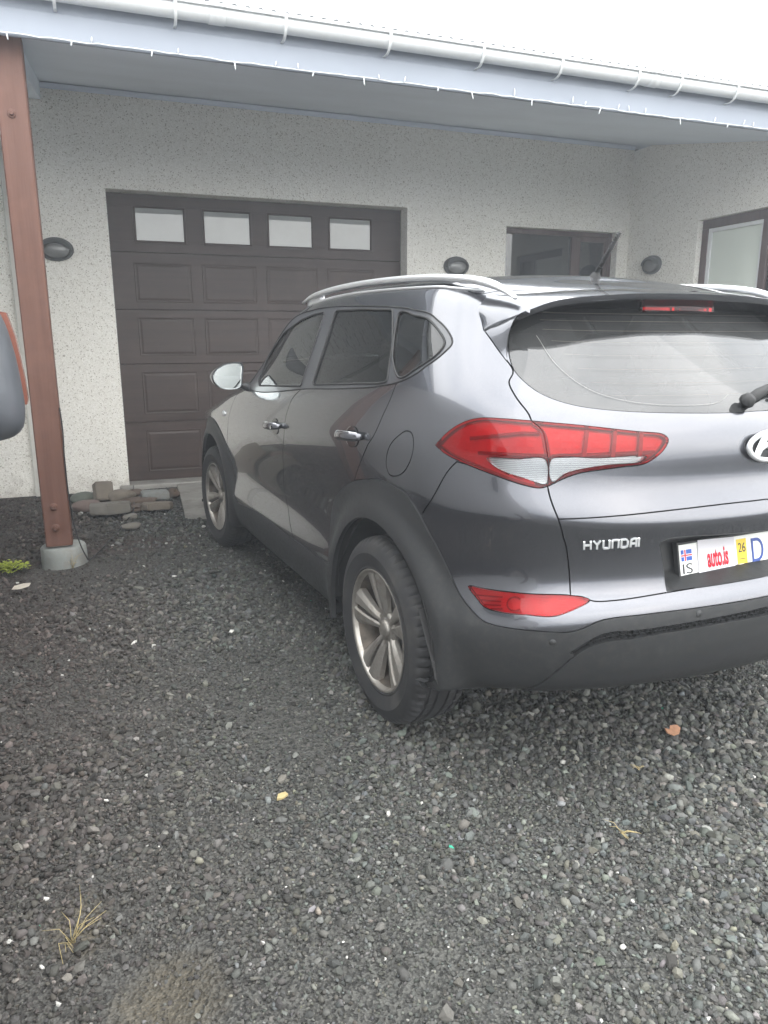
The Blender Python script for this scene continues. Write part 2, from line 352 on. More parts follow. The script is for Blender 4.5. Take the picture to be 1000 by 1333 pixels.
# feature lines of the body as (station, row) pairs on the surface above
FEAT = {
 'glass_f': [(7.043,14.05),(8.285,14.101),(8.135,17.513),(7.913,17.539),(7.664,17.402),(7.235,17.055),(6.903,16.07),(6.932,14.684)],
 'glass_r': [(8.551,14.175),(9.955,14.22),(10.126,14.303),(9.857,15.604),(9.496,17.32),(8.877,17.447),(8.362,17.498)],
 'glass_q': [(9.659,17.111),(10.032,16.991),(10.605,16.778),(11.134,16.351),(11.423,15.892),(11.17,15.374),(10.717,14.87),(10.336,14.504)],
 'dlo': [(6.633,14.318),(6.812,16.2),(7.168,17.876),(7.856,17.936),(8.323,17.8),(8.909,17.622),(9.444,17.507),(9.92,17.318),(10.891,16.918),(11.473,16.401),(11.651,15.966),(11.391,15.499),(10.833,14.804),(10.37,14.326),(9.914,14.099),(9.303,13.998),(8.495,13.986),(6.736,13.898)],
 'seam_fender': [(6.439,13.956),(6.347,13.721),(6.15,12.323),(6.019,10.418),(5.742,7.665),(5.97,5.251),(6.244,3.627)],
 'seam_b': [(8.322,14.001),(8.156,13.358),(8.112,12.409),(8.068,10.493),(7.904,8.69),(7.754,6.888),(7.91,5.679),(8.186,4.139)],
 'seam_r': [(10.346,14.336),(10.342,13.607),(10.275,12.779),(10.124,11.294),(9.818,9.75),(9.679,8.955),(9.551,8.004),(9.425,6.943)],
 'doorbot': [(6.252,3.805),(7.156,4.383),(7.898,4.227),(8.531,4.301),(9.11,4.419)],
 'clad_r': [(9.11,4.419),(9.05,5.28),(8.999,6.149),(9.048,6.954),(9.153,7.628),(9.338,8.166),(9.637,8.721),(9.912,8.964),(10.257,9.133),(10.619,9.096),(10.925,8.902),(11.184,8.373),(11.27,8.138),(11.481,7.571),(11.583,7.31),(11.775,6.674),(11.95,5.954),(12.154,5.291),(12.369,4.683),(12.729,4.285),(13.23,3.984),(13.471,3.918),(13.633,4.052),(13.844,4.393),(14.36,4.49),(14.958,4.51),(15.869,4.532)],
 'lamp': [(11.747,11.857),(11.948,12.662),(12.214,13.349),(12.429,13.606),(12.762,13.72),(13.09,13.765),(13.711,13.706),(14.378,13.447),(14.71,13.27),(14.762,13.036),(14.706,12.565),(14.518,11.998),(14.198,11.818),(13.752,11.55),(13.561,11.277),(13.359,10.849),(13.256,10.754),(13.023,10.832),(12.676,11.081),(12.284,11.325),(11.952,11.573)],
 'lampseam': [(13.1,13.768),(13.248,13.355),(13.313,12.642),(13.374,11.65),(13.361,10.864)],
 'white_o': [(12.596,11.76),(12.968,11.926),(13.321,12.025),(13.351,11.0),(13.097,11.121),(12.856,11.286),(12.706,11.478)],
 'white_i': [(13.394,12.045),(13.95,12.198),(14.509,12.254),(14.45,12.072),(14.065,11.93),(13.712,11.69),(13.555,11.462),(13.421,11.091)],
 'tgseam_up': [(12.402,16.567),(12.634,15.912),(12.822,15.403),(12.749,15.061),(12.836,14.691),(13.037,14.107),(13.1,13.768)],
 'tgseam_dn': [(13.361,10.864),(13.368,10.055),(13.387,9.162),(13.404,8.091),(13.444,7.552),(13.482,6.71),(13.488,5.818)],
 'tgbot': [(13.488,5.818),(13.619,5.78),(13.761,5.528),(14.029,5.489),(14.705,5.671),(15.332,5.79),(16,5.804)],
 'rglass': [(13.178,17.414),(12.943,16.92),(12.821,16.23),(12.799,15.754),(12.847,15.426),(13.043,15.052),(13.3,14.767),(13.639,14.555),(14.048,14.432),(14.658,14.327),(15.275,14.246),(15.708,14.209),(16,14.225)],
 'bumpseam': [(12.162,11.303),(11.702,9.69),(11.177,8.143),(10.837,6.946),(10.745,6.389)],
 'fuel': [(10.41,9.964),(10.521,10.81),(10.77,11.694),(10.984,12.16),(11.14,12.12),(11.224,11.635),(11.203,11.022),(10.988,10.186),(10.649,9.57),(10.453,9.568)],
 'fog': [(12.133,6.138),(12.399,6.087),(12.944,5.951),(13.523,5.827),(13.714,5.594),(13.579,5.267),(13.296,4.855),(12.937,4.996),(12.559,5.189),(12.376,5.382),(12.262,5.725)],
 'crease': [(13.387,9.162),(14.064,9.45),(14.732,9.688),(15.377,9.814),(15.96,9.822)],
 'skid': [(13.0,1.2),(13.198,1.894),(13.388,2.529),(13.608,3.121),(13.838,3.413),(14.194,3.461),(14.672,3.556),(15.268,3.619),(15.883,3.621)],
 'mesh_up': [(13.48,3.078),(13.558,3.243),(13.871,3.757),(14.31,3.765),(14.964,3.849),(15.869,3.975)],
 'bseam': [(11.525,6.115),(11.806,4.653),(11.996,3.82),(12.32,3.529),(12.738,3.338),(13.144,3.206),(13.463,3.143)],
 'recess': [(14.581,7.526),(14.651,6.729),(14.676,5.668)],
 'spseam': [(12.429,18.36),(12.281,17.459),(12.29,16.972),(12.397,16.595)],
}
# ---------------------------------------------------------------- cutting the body surface into panels
R_AXLE = ((0.0,.345,.425,.60),(2.67,.345,.437,.545))      # Y, z, opening radius, trim radius
CUM_U = np.concatenate([[0],np.cumsum([.32,.30,.28,.35,.43,.49,.56,.57,.55,.50,.30,.22,.22,.26,.27,.30])])
CUM_V = np.concatenate([[0],np.cumsum([.08,.09,.08,.07,.06,.08,.09,.09,.07,.06,.06,.06,.06,.07,.11,.12,.10,.08,.07,.07,.27,.28])])
cu = lambda u: np.interp(u,np.arange(17),CUM_U); cv = lambda v: np.interp(v,np.arange(23),CUM_V)
iu_ = lambda x: np.interp(x,CUM_U,np.arange(17)); iv_ = lambda x: np.interp(x,CUM_V,np.arange(23))
def uv_of_side(Y,Z):
    """station,row of the side point with these Y,z"""
    u=np.interp(-Y,[-3.3,-3.0,-2.67,-2.18,-1.62,-1.05,-.5,0,.2,.4],[4,4.3,5,6,7,8,9,10,10.7,11.5]); v=np.interp(Z,[.25,.45,.68,.94,1.17],[.5,4,7,10,14])
    for _ in range(40):
        p=surf(np.array(u),np.array(v)); h=1e-3
        pu=(surf(np.array(u+h),np.array(v))-p)/h; pv=(surf(np.array(u),np.array(v+h))-p)/h
        J=np.array([[pu[1],pv[1]],[pu[2],pv[2]]]); e=np.array([Y-p[1],Z-p[2]])
        try: d=np.linalg.solve(J,e)
        except np.linalg.LinAlgError: break
        d=np.clip(d,-.4,.4); u=min(max(u+d[0],2.5),14); v=min(max(v+d[1],0),20)
        if abs(d).max()<1e-5: break
    return (float(u),float(v))
def circ(k,R,a0,a1,n):
    y,z,_,_=R_AXLE[k]; out=[]
    for i in range(n+1):
        a=math.radians(a0+(a1-a0)*i/n); zz=z+R*math.sin(a)
        out.append(uv_of_side(y+R*math.cos(a),max(zz,.262)))
    return out
F_=FEAT
def sm(name,closed=False): # smooth in the near-isometric parameter plane
    q=np.array(F_[name]) if isinstance(name,str) else np.array(name)
    w=np.stack([cu(q[:,0]),cv(q[:,1])],-1); w=catmull(w,.012,closed); return [(float(a),float(b)) for a,b in zip(iu_(w[:,0]),iv_(w[:,1]))]
def rounded(q,r):
    # straight edges with softly rounded corners, in the near-isometric plane
    w=[np.array([cu(a),cv(b)]) for a,b in q]; n=len(w); out=[]
    for i in range(n):
        p,c,d=w[i-1],w[i],w[(i+1)%n]; a=p-c; b=d-c; la_,lb=np.linalg.norm(a),np.linalg.norm(b); ra=min(r,.45*la_); rb=min(r,.45*lb)
        A=c+a/la_*ra; B=c+b/lb*rb
        for t in np.linspace(0,1,7): out.append((1-t)**2*A+2*t*(1-t)*c+t*t*B)
    return [(float(iu_(x)),float(iv_(y))) for x,y in out]
POLY={}
def arch_poly(k,R):
    c=circ(k,R,-2,182,60)[::-1]; return c+[(c[-1][0]-(.25 if k==1 else 0),-.6),(c[0][0]+(.45 if k==0 else .1),-.6)]
POLY['arch_r']=arch_poly(0,.425)
POLY['arch_f']=arch_poly(1,.437)
la=F_['lamp']; ls=F_['lampseam']
tip_up=[la[i] for i in (0,1,2,3,4,5)]; in_up=[la[i] for i in (5,6,7,8,9,10,11,12,13,14,15)]; lowr=[la[i] for i in (16,17,18,19,20,0)]
POLY['lamp_outer']=sm(tip_up)+sm(ls)+sm([ls[-1]]+lowr)
POLY['lamp_inner']=sm([ls[0]]+in_up[1:-1]+[ls[-1]])+sm(ls)[::-1]
POLY['white_o']=sm('white_o',True); POLY['white_i']=sm('white_i',True)
POLY['fog']=sm('fog',True); POLY['fuel']=sm('fuel',True)
for k in ('glass_f','glass_r','glass_q'):
    q=F_[k]
    # soften only the rounded corners: keep straight edges straight by repeating corner points
    POLY[k]=rounded(q,.022) if k!='glass_q' else sm(q,True)
POLY['dlo']=sm(F_['dlo']+F_['dlo'][:1])
sB=sm('seam_b'); sF=sm('seam_fender'); sR=sm('seam_r'); dB=sm('doorbot')
POLY['door_f']=sF+[(6.6,3.0),(8.2,3.0)]+sB[::-1]+[(8.32,14.3),(6.5,14.3)]
POLY['door_r']=sB+[(8.2,3.0),(9.2,3.0)]+sR[::-1]+[(10.2,14.6),(9.4,14.3),(8.4,14.3)]
front_arc=circ(1,.545,168,-8,50)[::-1]      # front to rear over the front wheel
POLY['clad']=[(-.5,-1),(-.5,4.3),(1.5,4.3),(3.0,4.6)]+front_arc+dB+sm('clad_r')[1:]+[(16.5,4.53),(16.5,-1)]
tu,td,tb=sm('tgseam_up'),sm('tgseam_dn'),sm('tgbot')
POLY['tailgate']=tu+sm(ls)+td+tb+[(16.5,5.804),(16.5,18.7),(13.2,18.7),(12.6,18.4),(12.36,17.2)]
cz_=sm(F_['crease'])
POLY['tailgate_low']=[(12.9,9.0)]+cz_+[(16.5,9.612),(16.5,5.0),(13.2,5.0)]
rg=sm(F_['rglass'][:-1]+[(16,14.225)])
POLY['rear_glass']=rg+[(16.5,14.225),(16.5,17.9),(13.5,17.9)]
POLY['bumper']=sm('bumpseam')+[(10.45,5),(10.45,-1),(16.5,-1),(16.5,5.804)]+tb[::-1]+td[::-1]+[(13.0,11.2),(12.5,11.3)]
sk=sm('skid'); mu=sm('mesh_up')
POLY['skid']=sk+[(16.5,3.62),(16.5,-1),(12.9,-1)]
i0=int(np.argmin([abs(a-13.55)+abs(b-2.95) for a,b in sk]))
POLY['mesh']=mu+[(16.5,3.98),(16.5,3.62)]+sk[i0:][::-1]
POLY['recess']=sm('recess')+[(15.0,5.74),(16.5,5.82),(16.5,7.61)]+sm([(15.965,7.612),(15.314,7.698),(14.722,7.741),(14.583,7.599)])
POLY['windscreen']=[(6.32,18.0),(6.9,18.35),(7.5,18.75),(7.8,19.3),(7.86,20.2),(7.9,22.5),(6.28,22.5),(6.28,20)]
POLY['cowl']=[(5.98,17.5),(6.32,18.0),(6.28,20),(6.28,22.5),(5.98,22.5)]
POLY['hood']=[(-.5,12.8),(2.0,12.9),(3.4,13.3),(4.5,13.9),(6.0,14.8),(5.98,17.5),(5.98,22.5),(-.5,22.5)]
POLY['headlamp']=[(1.9,10.9),(3.0,11.9),(4.15,12.2),(3.9,10.9),(3.0,9.8),(2.2,9.3)]
POLY['grille_f']=[(-.5,6.4),(1.3,6.5),(1.75,9.0),(1.6,10.9),(-.5,11.2)]
POLY['front_bumper']=[(-.5,-1),(3.75,-1),(3.75,9.5),(3.4,10.5),(3.2,13.2),(-.5,12.9)]
POLY['fender']=[(3.2,-1),(6.6,-1)]+sF[::-1]+[(6.3,14.6),(6.0,14.8),(4.5,13.9),(3.3,13.3)]
rs=[(7.85,22.5),(7.86,20.2),(7.9,19.3),(8.6,18.95),(10,18.95),(11.5,18.8),(12.25,18.5),(12.6,18.8),(13.3,19.2),(14,19.4),(16.5,19.6)]
POLY['roof']=sm(rs[2:-1])+[(16.5,19.6),(16.5,22.5),(7.85,22.5),(7.86,20.2)]
ORDER=['arch_r','arch_f','white_o','white_i','lamp_outer','lamp_inner','fog','fuel','glass_f','glass_r','glass_q','dlo','mesh','skid','clad','recess','rear_glass','tailgate','door_f','door_r','bumper','windscreen','cowl','headlamp','grille_f','front_bumper','hood','fender','roof']
# grid + constraint points in the near-isometric plane
def to_plane(poly):
    q=np.array(poly,float); ex=np.array([[cu(a)+(a-16)*.3*(a>16)+a*.3*(a<0), cv(b)+b*.08*(b<0)+(b-22)*.3*(b>22)] for a,b in q]); return ex
PPL={k:to_plane(v) for k,v in POLY.items()}
def inside(pts,poly):
    x,y=pts[:,0],pts[:,1]; n=len(poly); r=np.zeros(len(pts),bool); j=n-1
    for i in range(n):
        xi,yi=poly[i]; xj,yj=poly[j]
        c=((yi>y)!=(yj>y))
        if c.any(): r[c]^=(x[c]<(xj-xi)*(y[c]-yi)/(yj-yi+1e-30)+xi)
        j=i
    return r
def build_cdt():
    U,V=CUM_U[-1],CUM_V[-1]
    xs=[];
    a=0.0
    while a<U-1e-6: xs.append(a); a+= .045 if a<1.7 else (.03 if a<4.0 else .02)
    xs.append(U); ys=[]; b=0.0
    while b<V-1e-6: ys.append(b); b+=.0175 if b<1.5 else .05
    ys.append(V)
    gx,gy=np.meshgrid(xs,ys,indexing='ij'); G=np.stack([gx.ravel(),gy.ravel()],-1)
    cp=[];ce=[]
    for k,q in PPL.items():
        # densify, clamp to the domain
        pts=[]
        for i in range(len(q)):
            p0,p1=q[i],q[(i+1)%len(q)]; n=max(1,int(np.linalg.norm(p1-p0)/.02))
            for j in range(n): pts.append(p0+(p1-p0)*j/n)
        pts=np.array(pts); out=(pts[:,0]<-1e-9)|(pts[:,0]>U+1e-9)|(pts[:,1]<-1e-9)|(pts[:,1]>V+1e-9)
        pts[:,0]=np.clip(pts[:,0],0,U); pts[:,1]=np.clip(pts[:,1],0,V)
        base=len(cp); n=len(pts); cp.extend(pts)
        for i in range(n):
            j=(i+1)%n
            if np.linalg.norm(pts[i]-pts[j])>1e-6: ce.append((base+i,base+j))
    cp=np.array(cp)
    # thin the grid near the feature lines
    from mathutils.kdtree import KDTree
    kd=KDTree(len(cp))
    for i,p in enumerate(cp): kd.insert((p[0],p[1],0),i)
    kd.balance()
    keep=[]
    for i,p in enumerate(G):
        edge=p[0]<1e-9 or p[0]>U-1e-9 or p[1]<1e-9 or p[1]>V-1e-9
        d=kd.find((p[0],p[1],0))[2]
        if d>(.0075 if not edge else .001): keep.append(i)
    G=G[keep]
    allp=np.concatenate([cp,G]); vs,_,fs,*_r=delaunay_2d_cdt([Vector((a,b)) for a,b in allp],ce,[],0,1e-6,False)
    vs=np.array([(v.x,v.y) for v in vs]); fs=np.array([f for f in fs if len(f)==3])
    cen=vs[fs].mean(1)
    reg=np.full(len(fs),'body_side',dtype=object); done=np.zeros(len(fs),bool)
    for k in ORDER:
        m=inside(cen,PPL[k])&~done; reg[m]=k; done|=m
    return vs,fs,reg
CV,CF,CREG=build_cdt()
UV_=np.stack([iu_(CV[:,0]),iv_(CV[:,1])],-1)
BP,BN=surf(UV_[:,0],UV_[:,1],True)
# drop slivers and make every triangle face outwards
_a,_b,_c=BP[CF[:,0]],BP[CF[:,1]],BP[CF[:,2]]; _g=np.cross(_b-_a,_c-_a); _s=(_g*(BN[CF].mean(1))).sum(1)
CF=np.where((_s<0)[:,None],CF[:,::-1],CF); _ok=np.linalg.norm(_g,axis=1)>1e-9; CF=CF[_ok]; CREG=CREG[_ok]
# arch trim: a lip that stands proud round each wheel
def trim_points(P,N):
    Q=P+N*.005
    for y,z,R0,R1 in R_AXLE:
        back=np.clip((y-P[:,1])/.42,0,1) if y<1 else np.clip((P[:,1]-y)/.42,0,1)
        R=np.hypot(P[:,1]-y,P[:,2]-z); Rm=.535+0*R; t=np.clip((Rm-R)/(Rm-R0-.02),0,1); t=t*t*(3-2*t)
        side=(P[:,0]<-.70)&(R<Rm); lip=-.921+.022*back**2
        Q[:,0]=np.where(side,Q[:,0]*(1-t)+t*np.minimum(P[:,0]-.006,lip),Q[:,0])
    return Q
def panel(name,regs,mat,parent,P=None,Nn=None,both=False,side=1,gap=.0023,depth=.012,geo_n=False,off=0.0,zclip=None):
    """one part cut from the body surface; side=-1 is the car's right-hand copy, both joins the halves"""
    m=np.isin(CREG,regs); F=CF[m]
    used,inv=np.unique(F,return_inverse=True); F=inv.reshape(-1,3)
    P=(BP if P is None else P)[used].copy(); Nv=BN[used].copy()
    if geo_n:
        g=np.cross(P[F[:,1]]-P[F[:,0]],P[F[:,2]]-P[F[:,0]]); Nv=np.zeros_like(P)
        for k in range(3): np.add.at(Nv,F[:,k],g)
        Nv/=np.maximum(np.linalg.norm(Nv,axis=1,keepdims=True),1e-12); Nv[np.abs(P[:,0])<1e-6,0]=0
        Nv/=np.maximum(np.linalg.norm(Nv,axis=1,keepdims=True),1e-12)
    P=P+Nv*off
    E=np.concatenate([F[:,[0,1]],F[:,[1,2]],F[:,[2,0]]]); key=E.min(1)*len(P)+E.max(1)
    uq,idx,cnt=np.unique(key,return_index=True,return_counts=True); Bd=E[idx[cnt==1]]
    cen=(np.abs(P[Bd[:,0],0])<1e-5)&(np.abs(P[Bd[:,1],0])<1e-5); Bd=Bd[~cen]
    d=np.zeros_like(P)
    if len(Bd):
        t=P[Bd[:,1]]-P[Bd[:,0]]; t/=np.maximum(np.linalg.norm(t,axis=1,keepdims=True),1e-9)
        for k in (0,1): np.add.at(d,Bd[:,k],np.cross(Nv[Bd[:,k]],t))
        d/=np.maximum(np.linalg.norm(d,axis=1,keepdims=True),1e-9); d[np.abs(P[:,0])<1e-5,0]=0
    P=P+d*gap
    bi=np.unique(Bd) if len(Bd) else np.array([],int); remap=-np.ones(len(P),int); remap[bi]=len(P)+np.arange(len(bi))
    lowp=P[bi]-Nv[bi]*depth+d[bi]*.001
    allP=np.concatenate([P,lowp]); Q=np.stack([Bd[:,1],Bd[:,0],remap[Bd[:,0]],remap[Bd[:,1]]],-1) if depth>0 and len(Bd) else np.zeros((0,4),int)
    verts=[];faces=[];ln=[]
    for sgn in ((1,-1) if both else (side,)):
        b=len(verts); S=np.array([sgn,1,1]); verts.extend(map(tuple,allP*S)); NN=Nv*S
        for f in F:
            g=f if sgn>0 else f[::-1]; faces.append(tuple(b+g)); ln.extend(map(tuple,NN[g]))
        for q in Q:
            g=q if sgn>0 else q[::-1]; a0,a1,a2=allP[g[0]]*S,allP[g[1]]*S,allP[g[2]]*S
            n=np.cross(a1-a0,a2-a0); n=n/max(np.linalg.norm(n),1e-12); faces.append(tuple(b+g)); ln.extend([tuple(n)]*4)
    me=bpy.data.meshes.new(name); me.from_pydata(verts,[],faces); me.materials.append(mat)
    me.polygons.foreach_set('use_smooth',[True]*len(faces))
    me.normals_split_custom_set(ln); me.update()
    return link(name,me,parent)
# ---------------------------------------------------------------- the car
car = empty('car', (0,0,0))
tag(car,'dark grey metallic SUV parked nose-in on the gravel in front of the garage door','car')
TP = trim_points(BP,BN)
def on_surf(u,v,off=0.0):
    p,n=surf(np.array(float(u)),np.array(float(v)),True); return p+n*off
# plate recess pressed into the tailgate
def recess_points():
    P=BP.copy(); poly=PPL['recess']; m=inside(CV,poly)
    pts=[];n=len(poly)
    for i in np.where(m)[0]:
        q=CV[i]; dmin=9
        for a,b in zip(poly,np.roll(poly,-1,0)):
            if a[0]>CUM_U[-1]-.02 and b[0]>CUM_U[-1]-.02: continue
            ab=b-a; t=min(max(((q-a)@ab)/max(ab@ab,1e-12),0),1); dmin=min(dmin,np.linalg.norm(q-a-t*ab))
        t=min(dmin/.028,1); t=t*t*(3-2*t)
        P[i,1]=P[i,1]*(1-t)+t*(-.750-.22*(.80-P[i,2]))
    return P
RP = recess_points()
def both_sides(name,regs,mat,label=None,**kw):
    o=[panel(name,regs,mat,car,side=s,**kw) for s in (1,-1)]
    return o
door_front=both_sides('front_door',['door_f'],paint)
door_rear=both_sides('rear_door',['door_r'],paint)
quarter=both_sides('quarter_panel',['body_side'],paint)
fuel_flap=panel('fuel_flap',['fuel'],paint,car,side=1,gap=.002)
panel('quarter_patch',['fuel'],paint,car,side=-1,gap=0)
both_sides('front_fender',['fender'],paint)
bumper=panel('rear_bumper',['bumper'],paint,car,both=True)
_low=inside(CV[CF].mean(1),PPL['tailgate_low'])&np.isin(CREG,['tailgate']); CREG[_low]='tailgate_low'
tailgate=panel('tailgate',['tailgate'],paint,car,both=True)
panel('tailgate_lower_panel',['tailgate_low'],paint,car,both=True,gap=.0018)
panel('plate_recess',['recess'],M('trim_plastic'),car,both=True,P=RP,geo_n=True,gap=0,depth=.004)  # recess is body paint; dark trim colour stands in for its shade
roof=panel('roof',['roof'],paint,car,both=True)
panel('bonnet',['hood'],paint,car,both=True)
fbump=panel('front_bumper',['front_bumper'],paint,car,both=True)
panel('front_grille',['grille_f'],M('gloss_black'),car,both=True,off=-.012)
for o_ in both_sides('headlamp',['headlamp'],M('lens_clear'),gap=.001): pass
both_sides('headlamp_reflector',['headlamp'],M('lamp_reflector'),off=-.04,gap=.003,depth=0)
panel('windscreen',['windscreen'],M('glass_front'),car,both=True,gap=.001,depth=.004)
panel('windscreen_cowl',['cowl'],M('trim_plastic'),car,both=True,off=-.006)
both_sides('window_trim',['dlo'],M('trim_satin'),gap=.0005,off=-.001)
for nm,rg,mt in (('front_window','glass_f','glass_front'),('rear_window','glass_r','glass_privacy'),('quarter_window','glass_q','glass_privacy')):
    both_sides(nm,[rg],M(mt),gap=.0,depth=.006,off=-.004)
for s in (1,-1):
    for k_,off_ in (('glass_f',.0005),('glass_r',.0005),('glass_q',.0005),('dlo',.0005)):
        q_=[on_surf(a,b,off_)*(s,1,1) for a,b in POLY[k_]]; mb=MB(); mb.tube(q_+q_[:1],.0042 if k_!='dlo' else .003,5,False); mb.build('window_seal',M('rubber_black'),car)
rear_glass=panel('rear_windscreen',['rear_glass'],M('glass_rear'),car,both=True,gap=.001,depth=.006,off=-.002)
clad=panel('bumper_and_sill_trim',['clad'],M('trim_plastic'),car,both=True,P=TP,geo_n=True,gap=.0005,depth=.02)
skid=panel('bumper_skid_plate',['skid'],M('trim_plastic'),car,both=True,P=TP,geo_n=True,gap=.001,depth=.02,off=.006)
mesh_back=panel('bumper_mesh_backing',['mesh'],M('shell_black'),car,both=True,P=TP,geo_n=True,gap=0,depth=.01,off=-.012)
panel('inner_shell',[r for r in ORDER+['body_side','tailgate_low'] if r not in('arch_r','arch_f','glass_f','glass_r','glass_q','rear_glass','windscreen','lamp_outer','lamp_inner','white_o','white_i','fog','headlamp','recess')],M('shell_black'),car,both=True,off=-.022,gap=0,depth=0)
# honeycomb in the bumper slot
def mesh_cells():
    mb=MB(); us=np.linspace(13.7,16,30)
    lo=np.array(sk); hi=np.array(mu)
    for i in range(len(us)-1):
        for r in range(2):
            u0,u1=us[i],us[i+1]; sh=(u1-u0)*.5*r
            q=[]
            for uu,tt in ((u0+sh,.08+.46*r),(u0+sh+(u1-u0)*.82,.08+.46*r),(u0+sh+(u1-u0)*.82,.44+.46*r),(u0+sh,.44+.46*r)):
                uu=min(uu,16); a=np.interp(uu,lo[:,0],lo[:,1]); b=np.interp(uu,hi[:,0],hi[:,1]); q.append((uu,a+(b-a)*tt))
            for s in (1,-1):
                o=[on_surf(*x,.006)*(s,1,1) for x in q]; c=sum(o)/4; inn=[c+(x-c)*.62-np.array([0,-1,0])*.012 for x in o]
                mb.loft([o,inn],True,False)
    # bars between: thin outer plate made of the ring faces only
    return mb
mesh_cells().build('bumper_mesh',M('trim_plastic'),car)
# tail lamps
for s in (1,-1):
    lo_=panel('tail_lamp',['lamp_outer'],M('lens_red'),car,side=s,gap=.0012,off=.003,depth=.01)
    li_=panel('tail_lamp',['lamp_inner'],M('lens_red'),car,side=s,gap=.0012,off=.003,depth=.01)
    for par,w,l in ((lo_,'white_o','lamp_outer'),(li_,'white_i','lamp_inner')):
        panel('reversing_lens',[w],M('lens_clear'),par,side=s,gap=.0004,off=.003,depth=.008)
        panel('lamp_reflector',[l],M('lamp_reflector'),par,side=s,gap=.008,off=-.018,depth=0)
        panel('lamp_housing',[l],M('lamp_dark'),par,side=s,gap=.001,off=-.024,depth=-.02)
        panel('prism_plate',[w],M('lamp_prism'),par,side=s,gap=.001,off=-.012,depth=0)
    mb=MB()
    for uu in (13.78,14.12,14.44):
        q=[on_surf(uu+du,vv,off)*(s,1,1) for off in (-.003,-.024) for du,vv in ((-.028,12.25),(.020,12.25),(.040,13.5),(-.004,13.5))]
        mb.add(q,[(0,1,2,3),(7,6,5,4),(0,4,5,1),(1,5,6,2),(2,6,7,3),(3,7,4,0)])
    for path in ([(13.40,12.2),(13.95,12.36),(14.62,12.45)],[(12.45,11.95),(12.9,12.1),(13.33,12.2)],[(12.3,12.6),(12.7,12.95),(13.0,13.2),(13.22,13.25)]):
        mb.tube([on_surf(a,b,-.010)*(s,1,1) for a,b in path],.006,6)
    if 'lamp_bar' not in MATS: simple('lamp_bar',(.22,.005,.010),.3)
    mb.build('lamp_divider',M('lamp_bar'),li_)
    fg=panel('bumper_reflector',['fog'],M('lens_red'),car,side=s,gap=.001,off=.002,depth=.01)
    mb=MB()
    for v0,u0,u1 in ((5.86,12.22,12.62),(5.68,12.28,12.60),(5.50,12.36,12.60),(5.33,12.46,12.62)):
        mb.tube([on_surf(a,v0-(a-u0)*.12,-.003)*(s,1,1) for a in np.linspace(u0,u1,6)],.0028,5)
    mb.tube([on_surf(12.78+.10*math.cos(t_),5.52+.30*math.sin(t_),-.004)*(s,1,1) for t_ in np.linspace(.8,5.4,16)],.003,5,False)
    mb.build('reflector_rib',M('lamp_bar'),fg)
    panel('reflector_plate',['fog'],M('fog_ribs'),fg,side=s,gap=.002,off=-.014,depth=0)
# spoiler over the rear glass
def spoiler():
    lip=[(0.0,-0.541,1.5395),(0.1324,-0.5355,1.5385),(0.2579,-0.5311,1.5358),(0.3691,-0.5202,1.5294),(0.4734,-0.5057,1.5212),(0.5445,-0.4834,1.5087),(0.5821,-0.4649,1.4945),(0.6075,-0.4433,1.4816),(0.6512,-0.3874,1.4557),(0.6743,-0.3171,1.4292)]
    inner=[(16,19.7),(15.6,19.7),(14.9,19.6),(14.3,19.4),(13.8,19.1),(13.3,18.8),(12.9,18.6),(12.43,18.36),(12.28,17.46),(12.395,16.6)]
    under=[(16,17.85),(15.6,17.85),(14.9,17.85),(14.3,17.8),(13.8,17.7),(13.45,17.55),(13.2,17.4),(13.0,17.15),(12.7,16.9),(12.42,16.6)]
    lipc=catmull([(-a,b,c) for a,b,c in lip],.03)
    def along(q,off):
        p=np.array([on_surf(a,b,off) for a,b in q]); L_=np.r_[0,np.cumsum(np.linalg.norm(np.diff(np.array([(-x,y,z) for x,y,z in lip]),axis=0),axis=1))]
        Lc=np.r_[0,np.cumsum(np.linalg.norm(np.diff(lipc,axis=0),axis=1))]; Lc=Lc/Lc[-1]*L_[-1]
        return np.stack([np.interp(Lc,L_,p[:,k]) for k in range(3)],-1)
    A=along(inner,.0035); U=along(under,.004)
    n=len(lipc); rings=[]
    for i in range(n):
        a,l,u=A[i],lipc[i],U[i]; t_end=min(1,np.linalg.norm(l-a)/.12); rg_=[]
        th=.016*t_end+.003
        for t in (0,.06,.2,.4,.6,.8,.93):
            q=a*(1-t)+l*t; q=q+np.array([0,0,1])*(.006*math.sin(math.pi*t)*t_end); rg_.append(q)
        rg_+= [l, l+np.array([0,.002,-th*.5]), l+np.array([0,.008,-th])]
        m=(l+u)/2+np.array([0,0,-.004]); rg_+=[(l+np.array([0,.03*t_end,-th-.003]))*.85+m*.15, m, u]
        rings.append(rg_)
    full=[[tuple(np.array(p)*(-1,1,1)) for p in r] for r in rings[::-1][:-1]]+[[tuple(p) for p in r] for r in rings]
    mb=MB(); mb.loft(full,False,True); me=mb.mesh('roof_spoiler',[paint,M('trim_plastic')],True)
    me.set_sharp_from_angle(angle=math.radians(38))
    nseg=len(full[0])-1
    for p in me.polygons:
        if p.index%nseg>=12: p.material_index=1
    return link('roof_spoiler',me,car)
spo=spoiler()
